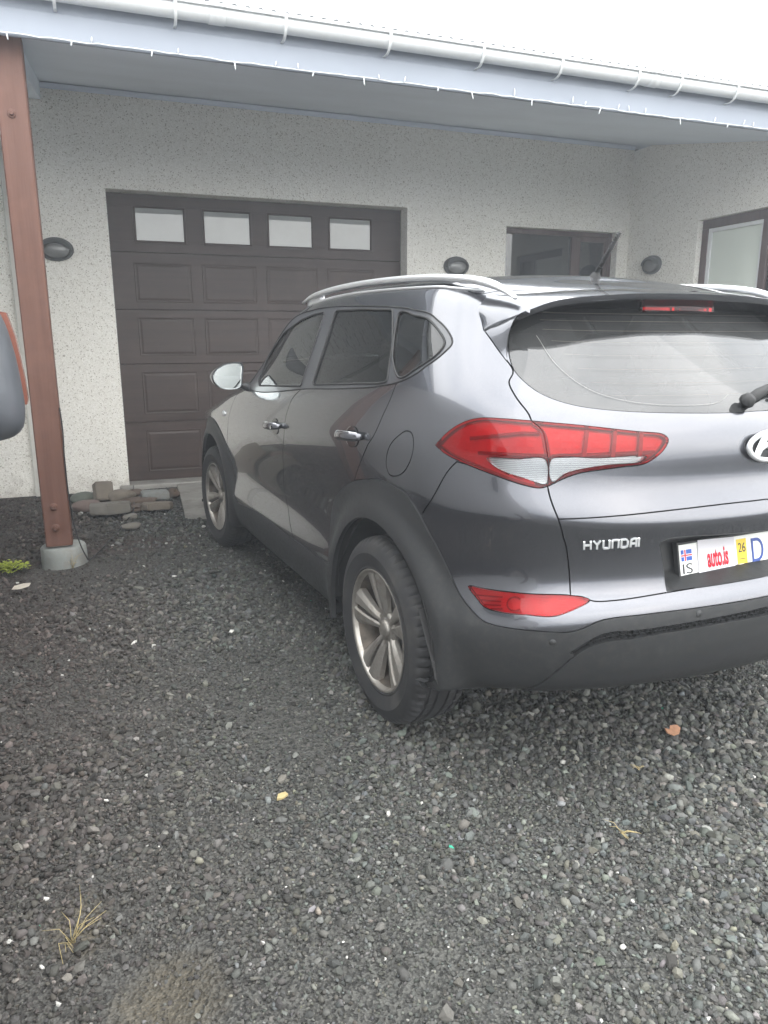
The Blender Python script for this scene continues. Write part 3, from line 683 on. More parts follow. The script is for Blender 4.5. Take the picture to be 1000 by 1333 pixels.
# side fins that carry the spoiler down along the glass
for s in (1,-1):
    free=catmull([(-0.604,-0.4572,1.4878),(-0.634,-0.4344,1.4682),(-0.65,-0.4275,1.4368),(-0.66,-0.428,1.4031),(-0.668,-0.4337,1.3692),(-0.6733,-0.4462,1.3423)],.02)
    root=np.array([on_surf(a,b,.004) for a,b in sm([F_['tgseam_up'][0],(12.52,16.24),F_['tgseam_up'][1],(12.74,15.64)])])
    n=len(free); root=np.stack([np.interp(np.linspace(0,1,n),np.linspace(0,1,len(root)),root[:,k]) for k in range(3)],-1)
    top=np.array([(-0.6743,-0.3171,1.4292),(-0.6512,-0.3874,1.4557),(-0.6075,-0.4433,1.4816),(-0.604,-0.4572,1.4878)])
    rings=[]
    for i in range(n):
        t=i/(n-1); a=root[i]; f=free[i]; row=[]
        for k in np.linspace(0,1,7):
            q=a*(1-k)+f*k
            if i==0: q=np.array([np.interp(k,[0,.35,.85,1],top[:,c]) for c in range(3)])-np.array([0,0,.012])
            row.append(q)
        g=f+np.array([.012,.028*(1-t)**.5+.004,.0]); row+= [f+np.array([.004,.004,0]),g,g+np.array([.010,.02*(1-t),0])]
        rings.append([tuple(q*(s,1,1)) for q in row])
    mb=MB(); mb.loft(rings,False,True); o=mb.build('spoiler_fin',[paint,M('trim_plastic')],spo,fix=True,sharp=40)
    for p_ in o.data.polygons:
        if p_.index%9>=7: p_.material_index=1
mb=MB(); q=catmull([(-.155,-.455,1.496),(0,-.464,1.499),(.155,-.455,1.496)],.03)
mb.loft([[(x,y-.006,z-.009),(x,y+.004,z-.010),(x,y+.004,z+.010),(x,y-.006,z+.009)] for x,y,z in q],True,False,True)
bl=mb.build('brake_light',M('lens_red'),car)
mb=MB(); mb.loft([[(x,y+.005,z-.011),(x,y+.02,z-.011),(x,y+.02,z+.011),(x,y+.005,z+.011)] for x,y,z in q],True,False,True); mb.build('lamp_reflector',M('lamp_reflector'),bl)
# heater wires and wiper track on the rear glass
mb=MB()
for k in range(8):
    v=14.9+k*.36
    for s in (1,-1):
        us=np.linspace(16,max(13.45,14.05-.13*(k)),10); pts=[on_surf(a,v,.0035)*(s,1,1) for a in us]
        mb.tube(pts,.00022,3,False)
simple('heater_wire',(.22,.19,.15),.6); mb.build('heater_wire',M('heater_wire'),rear_glass)
mb=MB(); mb.tube([on_surf(a,b,.001) for a,b in catmull([(13.32,16.5),(13.5,15.7),(13.9,15.05),(14.4,14.72),(15.0,14.58),(15.5,14.62),(15.75,14.9)],.05)],.0004,4,False)
simple('pale_smear',(.42,.42,.40),.7); mb.build('wiper_smear',M('pale_smear'),rear_glass)
# wiper
mb=MB(); piv=on_surf(15.86,14.5,.012)
mb.lathe([(0,0),(.022,0),(.024,.008),(.018,.024),(0,.028)],16,'z',smooth=True)
n_=surf(np.array(15.86),np.array(14.5),True)[1]; Mz=Vector(n_).to_track_quat('Z','Y').to_matrix().to_4x4(); Mz.translation=Vector(piv)
mb.v=[tuple(Mz@Vector(v)) for v in mb.v]
def glass_pt(x,v,off): return on_surf(np.interp(x,[-.1,0,.16,.31,.45,.6],[15.6,16,15.4,14.9,14.2,13.6]),v,off)*(-1 if x>0 else 1,1,1)
arm=[(-.035,)+tuple(glass_pt(-.035,14.60,.004)[1:]),(.02,)+tuple(glass_pt(.02,14.82,.004)[1:]),(.09,)+tuple(glass_pt(.09,15.0,.004)[1:]),(.20,)+tuple(glass_pt(.20,15.1,.004)[1:]),(.34,)+tuple(glass_pt(.34,15.15,.004)[1:])]
rings=[]
for (x,y,z),w in zip(arm,(.020,.021,.016,.011,.009)):
    rings.append([(x,y-.012,z-w),(x,y-.026,z-w*.6),(x,y-.028,z+w*.3),(x,y-.014,z+w),(x,y,z+w*.5),(x,y,z-w*.7)])
mb.loft(rings,True,True,True)
wiper=mb.build('rear_wiper',M('rubber_black'),car)
mb=MB(); mb.tube([glass_pt(x,v,.010) for x,v in ((.10,14.72),(.22,14.78),(.36,14.85),(.50,14.95))],[.006,.009,.009,.005],6,flat=1.4); mb.build('wiper_blade',M('rubber_black'),wiper)
# badge lettering bent onto the tailgate
def strokes_on(strokes,uvmap,h,off):
    mb=MB()
    for (x0,y0),(x1,y1),w in strokes:
        d=np.array([x1-x0,y1-y0],float); d/=np.linalg.norm(d); nrm=np.array([-d[1],d[0]])*w/2
        c=[np.array([x0,y0])-nrm-d*w*.0,np.array([x1,y1])-nrm,np.array([x1,y1])+nrm,np.array([x0,y0])+nrm]
        lo=[uvmap(*q,off) for q in c]; hi=[uvmap(*(np.mean(c,0)+(q-np.mean(c,0))*.86),off+h) for q in c]
        mb.loft([lo,hi],True,False,True)
    return mb
def letters():
    S=[]; x=0; w=.21
    def st(*seq):
        for a,b in zip(seq,seq[1:]): S.append(((x+a[0],a[1]),(x+b[0],b[1]),w))
    st((0,0),(0,1)); st((.72,0),(.72,1)); st((0,.5),(.72,.5)); x+=1.02                     # H
    st((0,1),(.38,.5)); st((.76,1),(.38,.5)); st((.38,.5),(.38,0)); x+=1.06                 # Y
    st((0,1),(0,.08),(.66,.08)); st((.66,1),(.66,0)); x+=.98                                # U
    st((0,0),(0,.92),(.66,.92)); st((.66,1),(.66,0)); x+=.98                                # N
    st((0,0),(0,1)); st((0,.93),(.52,.93),(.70,.72),(.70,.28),(.52,.07),(0,.07)); x+=1.0    # D
    st((0,0),(.05,.75),(.26,.93),(.62,.93)); st((.62,1),(.62,0)); st((.1,.40),(.62,.40)); x+=.90   # A
    st((0,0),(0,1))
    return S,x
S_,tw=letters()
a0,a1,b0,b1=np.array((13.656,7.479)),np.array((14.315,7.503)),np.array((13.656,7.812)),np.array((14.314,7.878))
def um(x,y,off):
    s_=x/tw; q=(a0*(1-s_)+a1*s_)*(1-y)+(b0*(1-s_)+b1*s_)*y; return on_surf(q[0],q[1],off)
strokes_on(S_,um,.0035,.0005).build('maker_lettering',M('badge_silver'),car)
# oval emblem
def emblem():
    mb=MB(); cz,cy,rx,rz=1.088,-.845,.082,.042
    rings=[]
    for k in range(48):
        th=2*math.pi*k/48; c,s_=math.cos(th),math.sin(th); r=[]
        for j in range(8):
            a=2*math.pi*j/8; w=.0085*math.cos(a); r.append(((rx+w)*c,cy-.008*math.sin(a)-.004+.6*((rx*c)**2),cz+(rz+w)*s_))
        rings.append(r)
    mb.loft(rings+[rings[0]],True,True)
    def bar(pts,ws):
        rg=[]
        for (x,z),w in zip(pts,ws): rg.append([(x-w,cy-.001,cz+z),(x-w*.55,cy-.011,cz+z),(x+w*.55,cy-.011,cz+z),(x+w,cy-.001,cz+z)])
        mb.loft(rg,True,False,True)
    bar([(-.052,-.030),(-.040,-.005),(-.018,.037)],[.010,.012,.014])
    bar([(.018,-.037),(.040,.005),(.052,.030)],[.014,.012,.010])
    rg=[]
    for x,z,w in ((-.040,-.010,.007),(-.015,.004,.009),(.015,-.004,.009),(.040,.010,.007)): rg.append([(x,cy-.001,cz+z-w),(x,cy-.010,cz+z-w*.5),(x,cy-.010,cz+z+w*.5),(x,cy-.001,cz+z+w)])
    mb.loft(rg,True,False,True)
    return mb.build('maker_emblem',M('badge_silver'),car,weld=True)
emblem()
mb=MB(); mb.add([(.076*math.cos(t),-.842+.6*(.076*math.cos(t))**2,1.088+.038*math.sin(t)) for t in np.linspace(0,2*math.pi,33)[:-1]],[tuple(range(32))]); mb.build('emblem_backing',M('trim_plastic'),car)
# number plate with frame
plate_M=Matrix.Translation((0,-.786,.7415))@Matrix.Rotation(math.radians(-13),4,'X')
fr=MB()
for a,b in (((-.268,-.010,-.073),(.268,.012,-.053)),((-.268,-.008,.053),(.268,.012,.061)),((-.268,-.0078,-.0535),(-.2605,.012,.0535)),((.2605,-.0078,-.0535),(.268,.012,.0535)),((-.2615,-.001,-.0545),(.2615,.010,.0545))): fr.box(a,b,bev=.002 if b[1]>.0115 else 0)
plate_holder=fr.build('plate_holder',M('trim_plastic'),car); plate_holder.matrix_local=plate_M
simple('plate_white',(.78,.79,.75),.35,coat=.3); simple('plate_blue',(.02,.06,.28),.4); simple('plate_ink',(.03,.03,.035),.4)
simple('overlay_grey',(.62,.61,.64),.45); simple('overlay_red',(.70,.01,.035),.45); simple('sticker_yellow',(.80,.58,.04),.45); simple('flag_red',(.65,.03,.05),.45); simple('flag_white',(.8,.8,.8),.45); simple('flag_blue',(.03,.10,.42),.45)
mb=MB(); mb.box((-.2590,-.0045,-.0520),(.2590,-.0012,.0525),bev=.001); plate=mb.build('number_plate',M('plate_white'),car); plate.matrix_local=plate_M
def flat(name,mat,x0,z0,x1,z1,y=-.0053,th=.0006,rot=0,parent=plate):
    b_=MB(); Mx=Matrix.Translation(((x0+x1)/2,0,(z0+z1)/2))@Matrix.Rotation(rot,4,'Y')
    b_.box((-(x1-x0)/2,y,-(z1-z0)/2),((x1-x0)/2,y+th,(z1-z0)/2),M=Mx); return b_.build(name,M(mat),parent)
def text_mesh(name,txt,mat,x,z,w,h,y,parent,ext=.0002,font_bold=0.0,Mat=None):
    cu_=bpy.data.curves.new(name,'FONT'); cu_.body=txt; cu_.size=1; cu_.extrude=0.0; cu_.offset=font_bold
    o=bpy.data.objects.new(name,cu_); COL.objects.link(o); bpy.context.view_layer.update()
    me=bpy.data.meshes.new_from_object(o.evaluated_get(bpy.context.evaluated_depsgraph_get())); bpy.data.objects.remove(o)
    co=np.array([v.co[:] for v in me.vertices]); mn,mxx=co.min(0),co.max(0)
    for v in me.vertices:
        a=(v.co.x-mn[0])/(mxx[0]-mn[0]); b=(v.co.y-mn[1])/(mxx[1]-mn[1]); v.co=Vector((x+a*w,y,z+b*h))
    me.name=name; me.materials.clear(); me.materials.append(M(mat)); me.update()
    bm=bmesh.new(); bm.from_mesh(me); r=bmesh.ops.extrude_face_region(bm,geom=list(bm.faces)); bmesh.ops.translate(bm,verts=[g for g in r['geom'] if isinstance(g,bmesh.types.BMVert)],vec=(0,-.0004,0)); bmesh.ops.recalc_face_normals(bm,faces=bm.faces); bm.to_mesh(me); bm.free()
    return link(name,me,parent)
flat('flag_blue','flag_blue',-.2525,.002,-.2085,.036,y=-.0056)
for a in ((-.2525,.0150,-.2085,.0230),(-.2415,.002,-.2325,.036)): flat('flag_white_cross','flag_white',*a,y=-.0059 if a[0]<-.25 else -.0061)
for a in ((-.2525,.0170,-.2085,.0210),(-.2395,.002,-.2345,.036)): flat('flag_red_cross','flag_red',*a,y=-.0064 if a[0]<-.25 else -.0066)
text_mesh('country_code','IS','plate_ink',-.250,-.037,.040,.031,-.0056,plate)
flat('overlay_patch','overlay_grey',-.186,-.058,-.030,.056,y=-.0088,th=.0035,rot=math.radians(2.5))  # grey patch and red lettering stand in for a digital overlay on the plate
text_mesh('overlay_text','auto.is','overlay_red',-.150,-.030,.090,.058,-.0094,plate,font_bold=.03)
flat('yellow_sticker','sticker_yellow',-.016,-.036,.028,.042,y=-.0056)
text_mesh('year_mark','26','plate_ink',-.010,.000,.032,.030,-.0062,plate)
flat('sticker_line','plate_ink',-.008,-.022,.020,-.020,y=-.0062)
text_mesh('plate_letter','D','plate_blue',.050,-.038,.054,.076,-.0056,plate)
mb=MB(); mb.box((-.33,-.80,.822),(.33,-.775,.829),bev=.002); mb.build('plate_lamp_strip',M('trim_plastic'),car)
# sensor discs in the bumper
for uu,vv in ((13.27,3.55),(15.0,4.2)):
    for s in (1,-1):
        p,n=surf(np.array(uu),np.array(vv),True); mb=MB(); mb.lathe([(0,.0075),(.0085,.0075),(.010,.006),(.0105,.002)],20,'z')
        Mz=Vector(n).to_track_quat('Z','Y').to_matrix().to_4x4(); Mz.translation=Vector(p); mb.v=[tuple(np.array(Mz@Vector(v))*(s,1,1)) for v in mb.v]; mb.build('parking_sensor',M('trim_plastic'),car)
# roof rails
def rail(s):
    pts=[(1.47,1.588,.645),(1.38,1.607,.640),(1.2,1.624,.636),(.95,1.634,.633),(.65,1.635,.630),(.3,1.626,.628),(.0,1.609,.625),(-.2,1.586,.621),(-.29,1.566,.618),(-.36,1.540,.613),(-.39,1.524,.611)]
    c=catmull([(-w,y,z) for y,z,w in pts],.05); rings=[]; n=len(c)
    for i,q in enumerate(c):
        t=i/(n-1); k=min(1,min(t,1-t)*7+.45); r=[]
        for j in range(10):
            a=2*math.pi*j/10; r.append(((q[0]+.021*k*math.cos(a))*s,q[1],q[2]+.014*k*math.sin(a)-.001))
        rings.append(r)
    mb=MB(); mb.loft(rings,True,True,True)
    for y0,y1 in ((1.44,1.22),):
        rings=[]
        for t in np.linspace(0,1,8):
            y=y0+(y1-y0)*t; z=np.interp(y,[p[0] for p in pts[::-1]],[p[1] for p in pts[::-1]]); w_=.017*math.sin(math.pi*(.12+.76*t))
            rings.append([((-.628-w_)*s,y,z-.006),((-.628+w_)*s,y,z-.006),((-.628+w_*1.2)*s,y,z-.055),((-.628-w_*1.2)*s,y,z-.055)])
        mb.loft(rings,True,True,True)
    return mb.build('roof_rail',M('rail_silver'),car)
for s in (1,-1): rail(s)
# strip under the rail
for s in (1,-1):
    mb=MB(); mb.tube([on_surf(a,18.75,.002)*(s,1,1) for a in np.linspace(7.7,12.3,24)],.006,6); mb.build('roof_drip_moulding',M('rail_silver'),car)
# aerial
mb=MB(); mb.loft([[(.028*math.cos(t)*k,-.02+dy+.045*math.sin(t)*k,z) for t in np.linspace(0,2*math.pi,17)[:-1]] for k,dy,z in ((1.0,0,1.600),(.95,0,1.613),(.62,-.008,1.630),(.30,-.014,1.646))],True,True,True)
mb.tube([(0,-.032,1.638),(0,-.08,1.690),(0,-.150,1.774)],[.009,.008,.0065],8)
for k in range(14):
    t=k/13; mb.tube([(0,-.055-.085*t,1.662+.103*t),(0,-.058-.085*t,1.666+.103*t)],.0098-.002*t,8)
mb.build('roof_aerial',M('rubber_black'),car)
# door handles
def handle(u,v,front,s,par):
    p,n=surf(np.array(u),np.array(v),True); n=Vector(n); fwd=Vector((0,1,-.055)).normalized(); upv=fwd.cross(n).normalized(); upv=upv if upv.z>0 else -upv
    def W(a,b,c): 
        q=Vector(p)+fwd*a+upv*b+n*c; return (q.x*s,q.y,q.z)
    mb=MB(); ell=[]
    for k,dep in ((1.0,.0015),(.9,.0022)): ell.append([W(.062*k*math.cos(t),.040*k*math.sin(t)-.004,dep) for t in np.linspace(0,2*math.pi,25)[:-1]])
    mb.add([W(0,-.004,.0024)]+ell[1],[(0,i+1,(i+1)%24+1) for i in range(24)])
    mb.loft(ell,True,True); cup=mb.build('handle_cup',M('gloss_black'),par)
    mb=MB(); rings=[]
    for a,hh,c in ((-.104,.010,.006),(-.098,.014,.020),(-.07,.0165,.036),(-.02,.0175,.042),(.03,.0175,.041),(.07,.0165,.034),(.096,.013,.018),(.102,.009,.005)):
        rings.append([W(a,hh*math.sin(t),c+.010*math.cos(t)) for t in np.linspace(0,2*math.pi,13)[:-1]])
    mb.loft(rings,True,True,True); h=mb.build('door_handle',paint,par)
    mb=MB(); rings=[]
    for a,b,c in ((-.092,.013,.021),(-.06,.0165,.039),(0,.0185,.046),(.06,.0165,.039),(.088,.013,.023)):
        rings.append([W(a,b+.0022*math.sin(t),c+.0022*math.cos(t)) for t in np.linspace(0,2*math.pi,7)[:-1]])
    mb.loft(rings,True,True,True); mb.build('handle_chrome',M('chrome'),h)
    if front and s>0:
        mb=MB(); mb.add([W(-.075+.009*math.cos(t),-.004+.009*math.sin(t),.046) for t in np.linspace(0,2*math.pi,17)[:-1]],[tuple(range(16))]); mb.build('keyhole',M('chrome'),h)
for s,df,dr in ((1,door_front[0],door_rear[0]),(-1,door_front[1],door_rear[1])):
    handle(7.813,11.026,True,s,df); handle(9.655,11.092,False,s,dr)
# side repeater
p,n=surf(np.array(5.816),np.array(11.608),True)
for s in (1,-1):
    mb=MB(); rr=[]
    for k,d in ((1,.0005),(.92,.006),(.55,.010)): rr.append([((p[0]+n[0]*d)*s,p[1]+.042*k*math.cos(t),p[2]+.019*k*math.sin(t)) for t in np.linspace(0,2*math.pi,17)[:-1]])
    mb.loft(rr,True,True,True); mb.build('side_repeater',M('badge_silver'),car)
# mirrors
def mirror(s):
    out=[(-.886,1.262),(-.892,1.200),(-.900,1.148),(-.925,1.131),(-.975,1.126),(-1.025,1.137),(-1.057,1.165),(-1.067,1.198),(-1.056,1.226),(-1.022,1.254),(-.975,1.272),(-.925,1.277),(-.897,1.275)]
    c2=catmull(out,.012,True); cx,cz=-.972,1.203
    def ring(k,y,dz=0,kz=None): return [((cx+(a-cx)*k)*s,y+.03*(a-cx),cz+dz+(b-cz)*(kz or k)) for a,b in c2]
    mb=MB(); mb.loft([ring(.90,1.862),ring(.925,1.828),ring(.965,1.822),ring(1,1.828),ring(1.015,1.86),ring(.98,1.90,.0),ring(.86,1.945,-.004),ring(.60,1.975,-.008),ring(.15,1.985,-.01)],True,True,True)
    h=mb.build('door_mirror',paint,car,sharp=50)
    mb=MB(); r=[(x,y+(z-1.203)*.085+.004,z) for x,y,z in ring(.915,1.8375)]; mb.add(r,[tuple(range(len(r)))]); mb.build('mirror_glass',M('mirror_glass'),h)
    mb=MB(); mb.loft([[(x*s,y,z) for x,y,z in q] for q in ([(-.905,1.84,1.135),(-.905,1.93,1.135),(-.905,1.93,1.16),(-.905,1.84,1.16)],[(-.86,1.86,1.115),(-.86,1.96,1.115),(-.86,1.96,1.155),(-.86,1.86,1.155)],[(-.82,1.87,1.12),(-.82,1.97,1.12),(-.82,1.97,1.16),(-.82,1.87,1.16)])],True,True,True); mb.build('mirror_foot',M('trim_plastic'),h)
for s in (1,-1): mirror(s)
# wheels
def wheel_parts():
    w=empty('wheel')
    blk=60; n=blk*4
    prof=[(.222,.080),(.228,.098),(.236,.1035),(.243,.1015),(.262,.1085),(.288,.1125),(.292,.1135),(.296,.1122),(.312,.1085),(.327,.102),(.338,.094),(.3455,.084),(.349,.074),(.3505,.064),(.3435,.0615),(.3435,.052),(.3512,.0495),(.3515,.030),(.3440,.0275),(.3440,.018),(.3520,.0155),(.3520,0)]
    prof=prof+[(r,-x) for r,x in prof[::-1][1:]]
    def rf(r,h,k,j):
        a=abs(h)
        if .064<=a<=.0945 and k%4==0: return r-.0065
        if .029<a<.05 and k%4==2: return r-.003
        return r
    mb=MB(); mb.lathe(prof,n,'x',rfun=rf); me=mb.mesh('tyre',M('tyre_rubber')); me.set_sharp_from_angle(angle=math.radians(28)); link('tyre',me,w)
    mb=MB(); mb.lathe([(.219,.088),(.2325,.094),(.2335,.099),(.229,.1025),(.2225,.1005),(.2195,.094),(.2155,.082)],64,'x'); link('rim',mb.mesh('rim',M('alloy')),w)
    mb=MB(); mb.lathe([(.2155,.082),(.210,.060),(.202,.040),(.192,.0),(.196,-.05),(.216,-.09),(.222,-.10)],48,'x'); link('rim_barrel',mb.mesh('rim_barrel',M('rim_inner')),w)
    mb=MB(); mb.lathe([(.0,.02),(.15,.02),(.152,.012),(.152,-.004),(0,-.004)],40,'x'); mb.lathe([(0,.045),(.07,.045),(.075,.02)],24,'x'); link('brake_disc',mb.mesh('brake_disc',M('steel_dull')),w)
    # twin spokes
    def prong(mb,ang,sg):
        rings=[]
        for r,o,hw,xf,xe in ((.040,.0155,.0125,.060,.046),(.075,.0198,.0152,.072,.052),(.115,.0270,.0198,.081,.055),(.155,.0350,.0258,.088,.058),(.190,.0415,.0320,.093,.062),(.2155,.0460,.0385,.0955,.070)):
            c=o*sg; rr=[]
            inn=c-hw*sg; outr=c+hw*sg
            for off,x in ((inn,xe),(inn,xf-.006),(inn+.006*sg,xf),(c+.2*hw*sg,xf-.002),(outr-.002*sg,xf-.013),(outr,xe-.004),(c,xe-.016)):
                y,z=r,off; rr.append((x,y*math.cos(ang)-z*math.sin(ang),y*math.sin(ang)+z*math.cos(ang)))
            rings.append(rr)
        mb.loft(rings,True,False,True)
    sp=[]
    for k in range(5):
        mb=MB(); a=math.radians(90+72*k+6)
        prong(mb,a,1); prong(mb,a,-1)
        link('spoke',mb.mesh('spoke',M('alloy')),w)
    mb=MB(); mb.lathe([(0,.071),(.030,.070),(.033,.067),(.0345,.060),(.048,.062),(.066,.060),(.070,.050),(.070,.03)],40,'x'); link('hub',mb.mesh('hub',M('alloy')),w)
    mb=MB(); mb.lathe([(0,.0735),(.026,.0725),(.0295,.0695),(.030,.066)],28,'x'); link('hub_cap',mb.mesh('hub_cap',M('alloy')),w)
    for k in range(5):
        a=math.radians(90+72*k+42); mb=MB(); mb.lathe([(.0,.058),(.0085,.058),(.0095,.054),(.0095,.04)],6,'x',c=(0,.0565*math.cos(a),.0565*math.sin(a)),smooth=False); link('wheel_nut',mb.mesh('wheel_nut',M('steel_dull')),w)
    return w
w0=wheel_parts(); w0.parent=car
def place_wheel(w,x,y,turn=0,spin=0):
    w.location=(x,y,.346); w.rotation_euler=(spin,0,(math.pi if x<0 else 0)+turn)
place_wheel(w0,-.806,0,0,math.radians(4))
for x,y,t,sp_ in ((.806,0,0,20),(-.806,2.67,math.radians(4),35),(.806,2.67,math.radians(4),10)): place_wheel(copy_tree(w0,car),x,y,t,math.radians(sp_))
# arch liners, mud flaps, underbody
for x,y in ((-1,0),(1,0),(-1,2.67),(1,2.67)):
    R=.438; mb=MB(); rings=[]
    for a in np.linspace(-1,181,28):
        a=math.radians(a); rings.append([(x*.905,y+R*math.cos(a),.345+R*math.sin(a)),(x*.56,y+R*math.cos(a),.345+R*math.sin(a)),(x*.55,y,.345)])
    mb.loft(rings,False,False); mb.build('wheel_arch_liner',M('liner_black'),car,fix=False)
    b=-1
    Y0=y-.378; prof=[(Y0+.045,.545),(Y0-.005,.47),(Y0-.045,.40),(Y0-.060,.345),(Y0-.066,.315)]
    mb=MB(); rings=[]
    for (yy,zz),wo in zip(prof,(.913,.914,.911,.905,.892)): rings.append([(x*wo,yy-.012,zz),(x*(wo-.004),yy,zz),(x*.82,yy,zz),(x*.82,yy-.012,zz)])
    mb.loft(rings,True,False,True); mb.build('mud_flap',M('rubber_black'),car)
mb=MB(); mb.box((-.60,-.62,.40),(.60,-.30,.46)); mb.box((-.60,-.30,.27),(.60,3.30,.33)); mb.box((-.74,.42,.25),(.74,2.24,.32)); mb.box((-.55,.45,.2),(.55,2.2,.245)); mb.build('underbody',M('liner_black'),car)
mb=MB(); mb.tube([(.45,-.4,.27),(.5,-.6,.28),(.5,-.74,.285)],.03,10); mb.lathe([(.10,-.12),(.11,-.1),(.11,.12),(.10,.12)],20,'x',c=(.4,-.5,.30),cap=True); mb.build('exhaust',M('steel_dull'),car)
# cabin
def seat(x,y,wd,name='seat'):
    mb=MB(); mb.box((x-wd/2,y-.25,.50),(x+wd/2,y+.28,.68),bev=.04)
    Mx=Matrix.Translation((x,y-.24,.62))@Matrix.Rotation(math.radians(16),4,'X'); mb.box((-wd/2,-.07,0),(wd/2,.07,.60),M=Mx,bev=.045)
    mb.box((-.13,-.05,.64),(.13,.05,.83),M=Mx,bev=.04); mb.box((-.05,-.01,.58),(-.035,.01,.66),M=Mx); mb.box((.035,-.01,.58),(.05,.01,.66),M=Mx)
    return mb.build(name,M('seat_cloth'),car)
seat(-.37,1.28,.50); seat(.37,1.28,.50); seat(-.40,.35,.46); seat(.0,.35,.36); seat(.40,.35,.46)
mb=MB(); mb.prism([(1.75,.55),(2.2,.55),(2.35,1.10),(2.05,1.135),(1.85,1.09),(1.72,.95)],-.80,.80,'x'); mb.build('dashboard',M('dash_plastic'),car)
mb=MB(); mb.tube([(-.37+.185*math.cos(t),1.68-.06*math.sin(t),1.0+.175*math.sin(t)) for t in np.linspace(0,2*math.pi,33)],.014,8,False); mb.box((-.45,1.67,.97),(-.29,1.75,1.03),bev=.01); mb.build('steering_wheel',M('dash_plastic'),car)
mb=MB(); mb.box((-.78,-.60,.42),(.78,1.9,.50)); mb.box((-.62,-.55,1.02),(.62,.05,1.05)); mb.build('cabin_floor',M('dash_plastic'),car)
mb=MB(); rings=[[tuple(on_surf(u,v,-.045)) for v in np.linspace(18.6,22,8)] for u in np.linspace(7.9,11.5,12)]
for s in (1,-1): mb.loft([[(x*s,y,z) for x,y,z in r] for r in rings],False,True)
simple('headliner',(.30,.29,.28),.9); mb.build('headliner',M('headliner'),car)
mb=MB(); mb.box((-.09,1.30,1.50),(.09,1.33,1.555),bev=.01); mb.build('rear_view_mirror',M('dash_plastic'),car)
# ---------------------------------------------------------------- the garage building
TH = -0.0779854
house = empty('garage_building', (0,0,0), TH)
tag(house,'long low house with white pebble-dash walls, brown garage door and deep pale blue eaves','building')
def mat_roughcast():
    m,t,b=nodes_of('pebble_dash'); vec=coords(t)
    v=N_(t,'ShaderNodeTexVoronoi',Scale=125.0,Randomness=1.0); t.links.new(vec,v.inputs['Vector'])
    v2=N_(t,'ShaderNodeTexVoronoi',Scale=85.0); t.links.new(vec,v2.inputs['Vector'])
    n1=noise(t,vec,.9,6,.6); n2=noise(t,vec,180,3,.6)
    sep=t.nodes.new('ShaderNodeSeparateColor'); t.links.new(v.outputs['Color'],sep.inputs[0])
    grain=ramp(t,.0,1.0,(.80,.78,.715),(.975,.96,.91),sep.outputs[0]); 
    dark=ramp(t,.93,.96,(0,0,0),(.8,.8,.8),sep.outputs[1]); c=mixc(t,dark.outputs[0],grain.outputs[0],(.44,.40,.34))
    st=ramp(t,.35,.75,(.95,.945,.93),(1.0,1.0,1.0),n1); mm=t.nodes.new('ShaderNodeMixRGB'); mm.blend_type='MULTIPLY'; mm.inputs[0].default_value=1
    t.links.new(c,mm.inputs[1]); t.links.new(st.outputs[0],mm.inputs[2]); t.links.new(mm.outputs[0],b.inputs['Base Color'])
    b.inputs['Roughness'].default_value=.92; b.inputs['Specular IOR Level'].default_value=.2
    sk_=noise(t,coords(t,(9,9,.35)),1.0,6,.65); rk=ramp(t,.55,.78,(0,0,0),(.14,.14,.14),sk_); c2=mixc(t,rk.outputs[0],mm.outputs[0],(.46,.44,.39))
    sz=t.nodes.new('ShaderNodeSeparateXYZ'); tcc=t.nodes.new('ShaderNodeTexCoord'); t.links.new(tcc.outputs['Object'],sz.inputs[0])
    ba=N_(t,'ShaderNodeMath',operation='MULTIPLY_ADD'); t.links.new(noise(t,coords(t,(3,3,3)),2.5,6,.7),ba.inputs[0]); ba.inputs[1].default_value=.9; t.links.new(sz.outputs['Z'],ba.inputs[2])
    sp_=ramp(t,.30,.62,(.55,.55,.55),(0,0,0),ba.outputs[0]); c3=mixc(t,sp_.outputs[0],c2,(.30,.26,.21)); t.links.new(c3,b.inputs['Base Color'])
    p1=bump(t,b,v2.outputs['Distance'],.5,.005); bump(t,b,n2,.5,.003,p1); MATS['pebble_dash']=m
mat_roughcast()
def mat_wood(name,c0,c1,rough,scale,grain=.5,axis='z',coat=0):
    m,t,b=nodes_of(name); sc={'z':(14,14,.7),'x':(.7,14,14)}[axis]; vec=coords(t,sc)
    f=noise(t,vec,scale,8,.65); w=noise(t,coords(t),3,5,.6)
    c=mixc(t,ramp(t,.3,.7,(0,0,0),(1,1,1),f).outputs[0],c0,c1); c=mixc(t,ramp(t,.5,.8,(0,0,0),(.35,.35,.35),w).outputs[0],c,tuple(min(1,x*1.7+.02) for x in c1))
    t.links.new(c,b.inputs['Base Color']); b.inputs['Roughness'].default_value=rough; b.inputs['Coat Weight'].default_value=coat
    bump(t,b,f,grain,.0025); MATS[name]=m
mat_wood('door_brown',(.030,.0165,.012),(.050,.029,.022),.48,1.2,.5,'x')
mat_wood('post_red',(.098,.040,.026),(.138,.062,.041),.62,1.6,.9,'z')
mat_wood('frame_brown',(.07,.045,.042),(.11,.075,.07),.5,1.4,.4,'z')
simple('eave_blue',(.27,.30,.35),.6,var=.06,vscale=1.5,dirt=(.30,.33,.36),dirt_amt=.35,dirt_scale=2.2)  # blue-grey board colour with the bluish veil over the eaves mixed in
simple('soffit_veil_blue',(.78,.85,.94),.7,var=.05,vscale=1.2)  # pale blue paints in the bright lens veil and lifts the shaded soffit
simple('gutter_white',(.74,.76,.76),.35,coat=.2,dirt=(.45,.46,.44),dirt_amt=.3,dirt_scale=3)
simple('roof_metal',(.34,.35,.36),.45,metal=.3,var=.1)
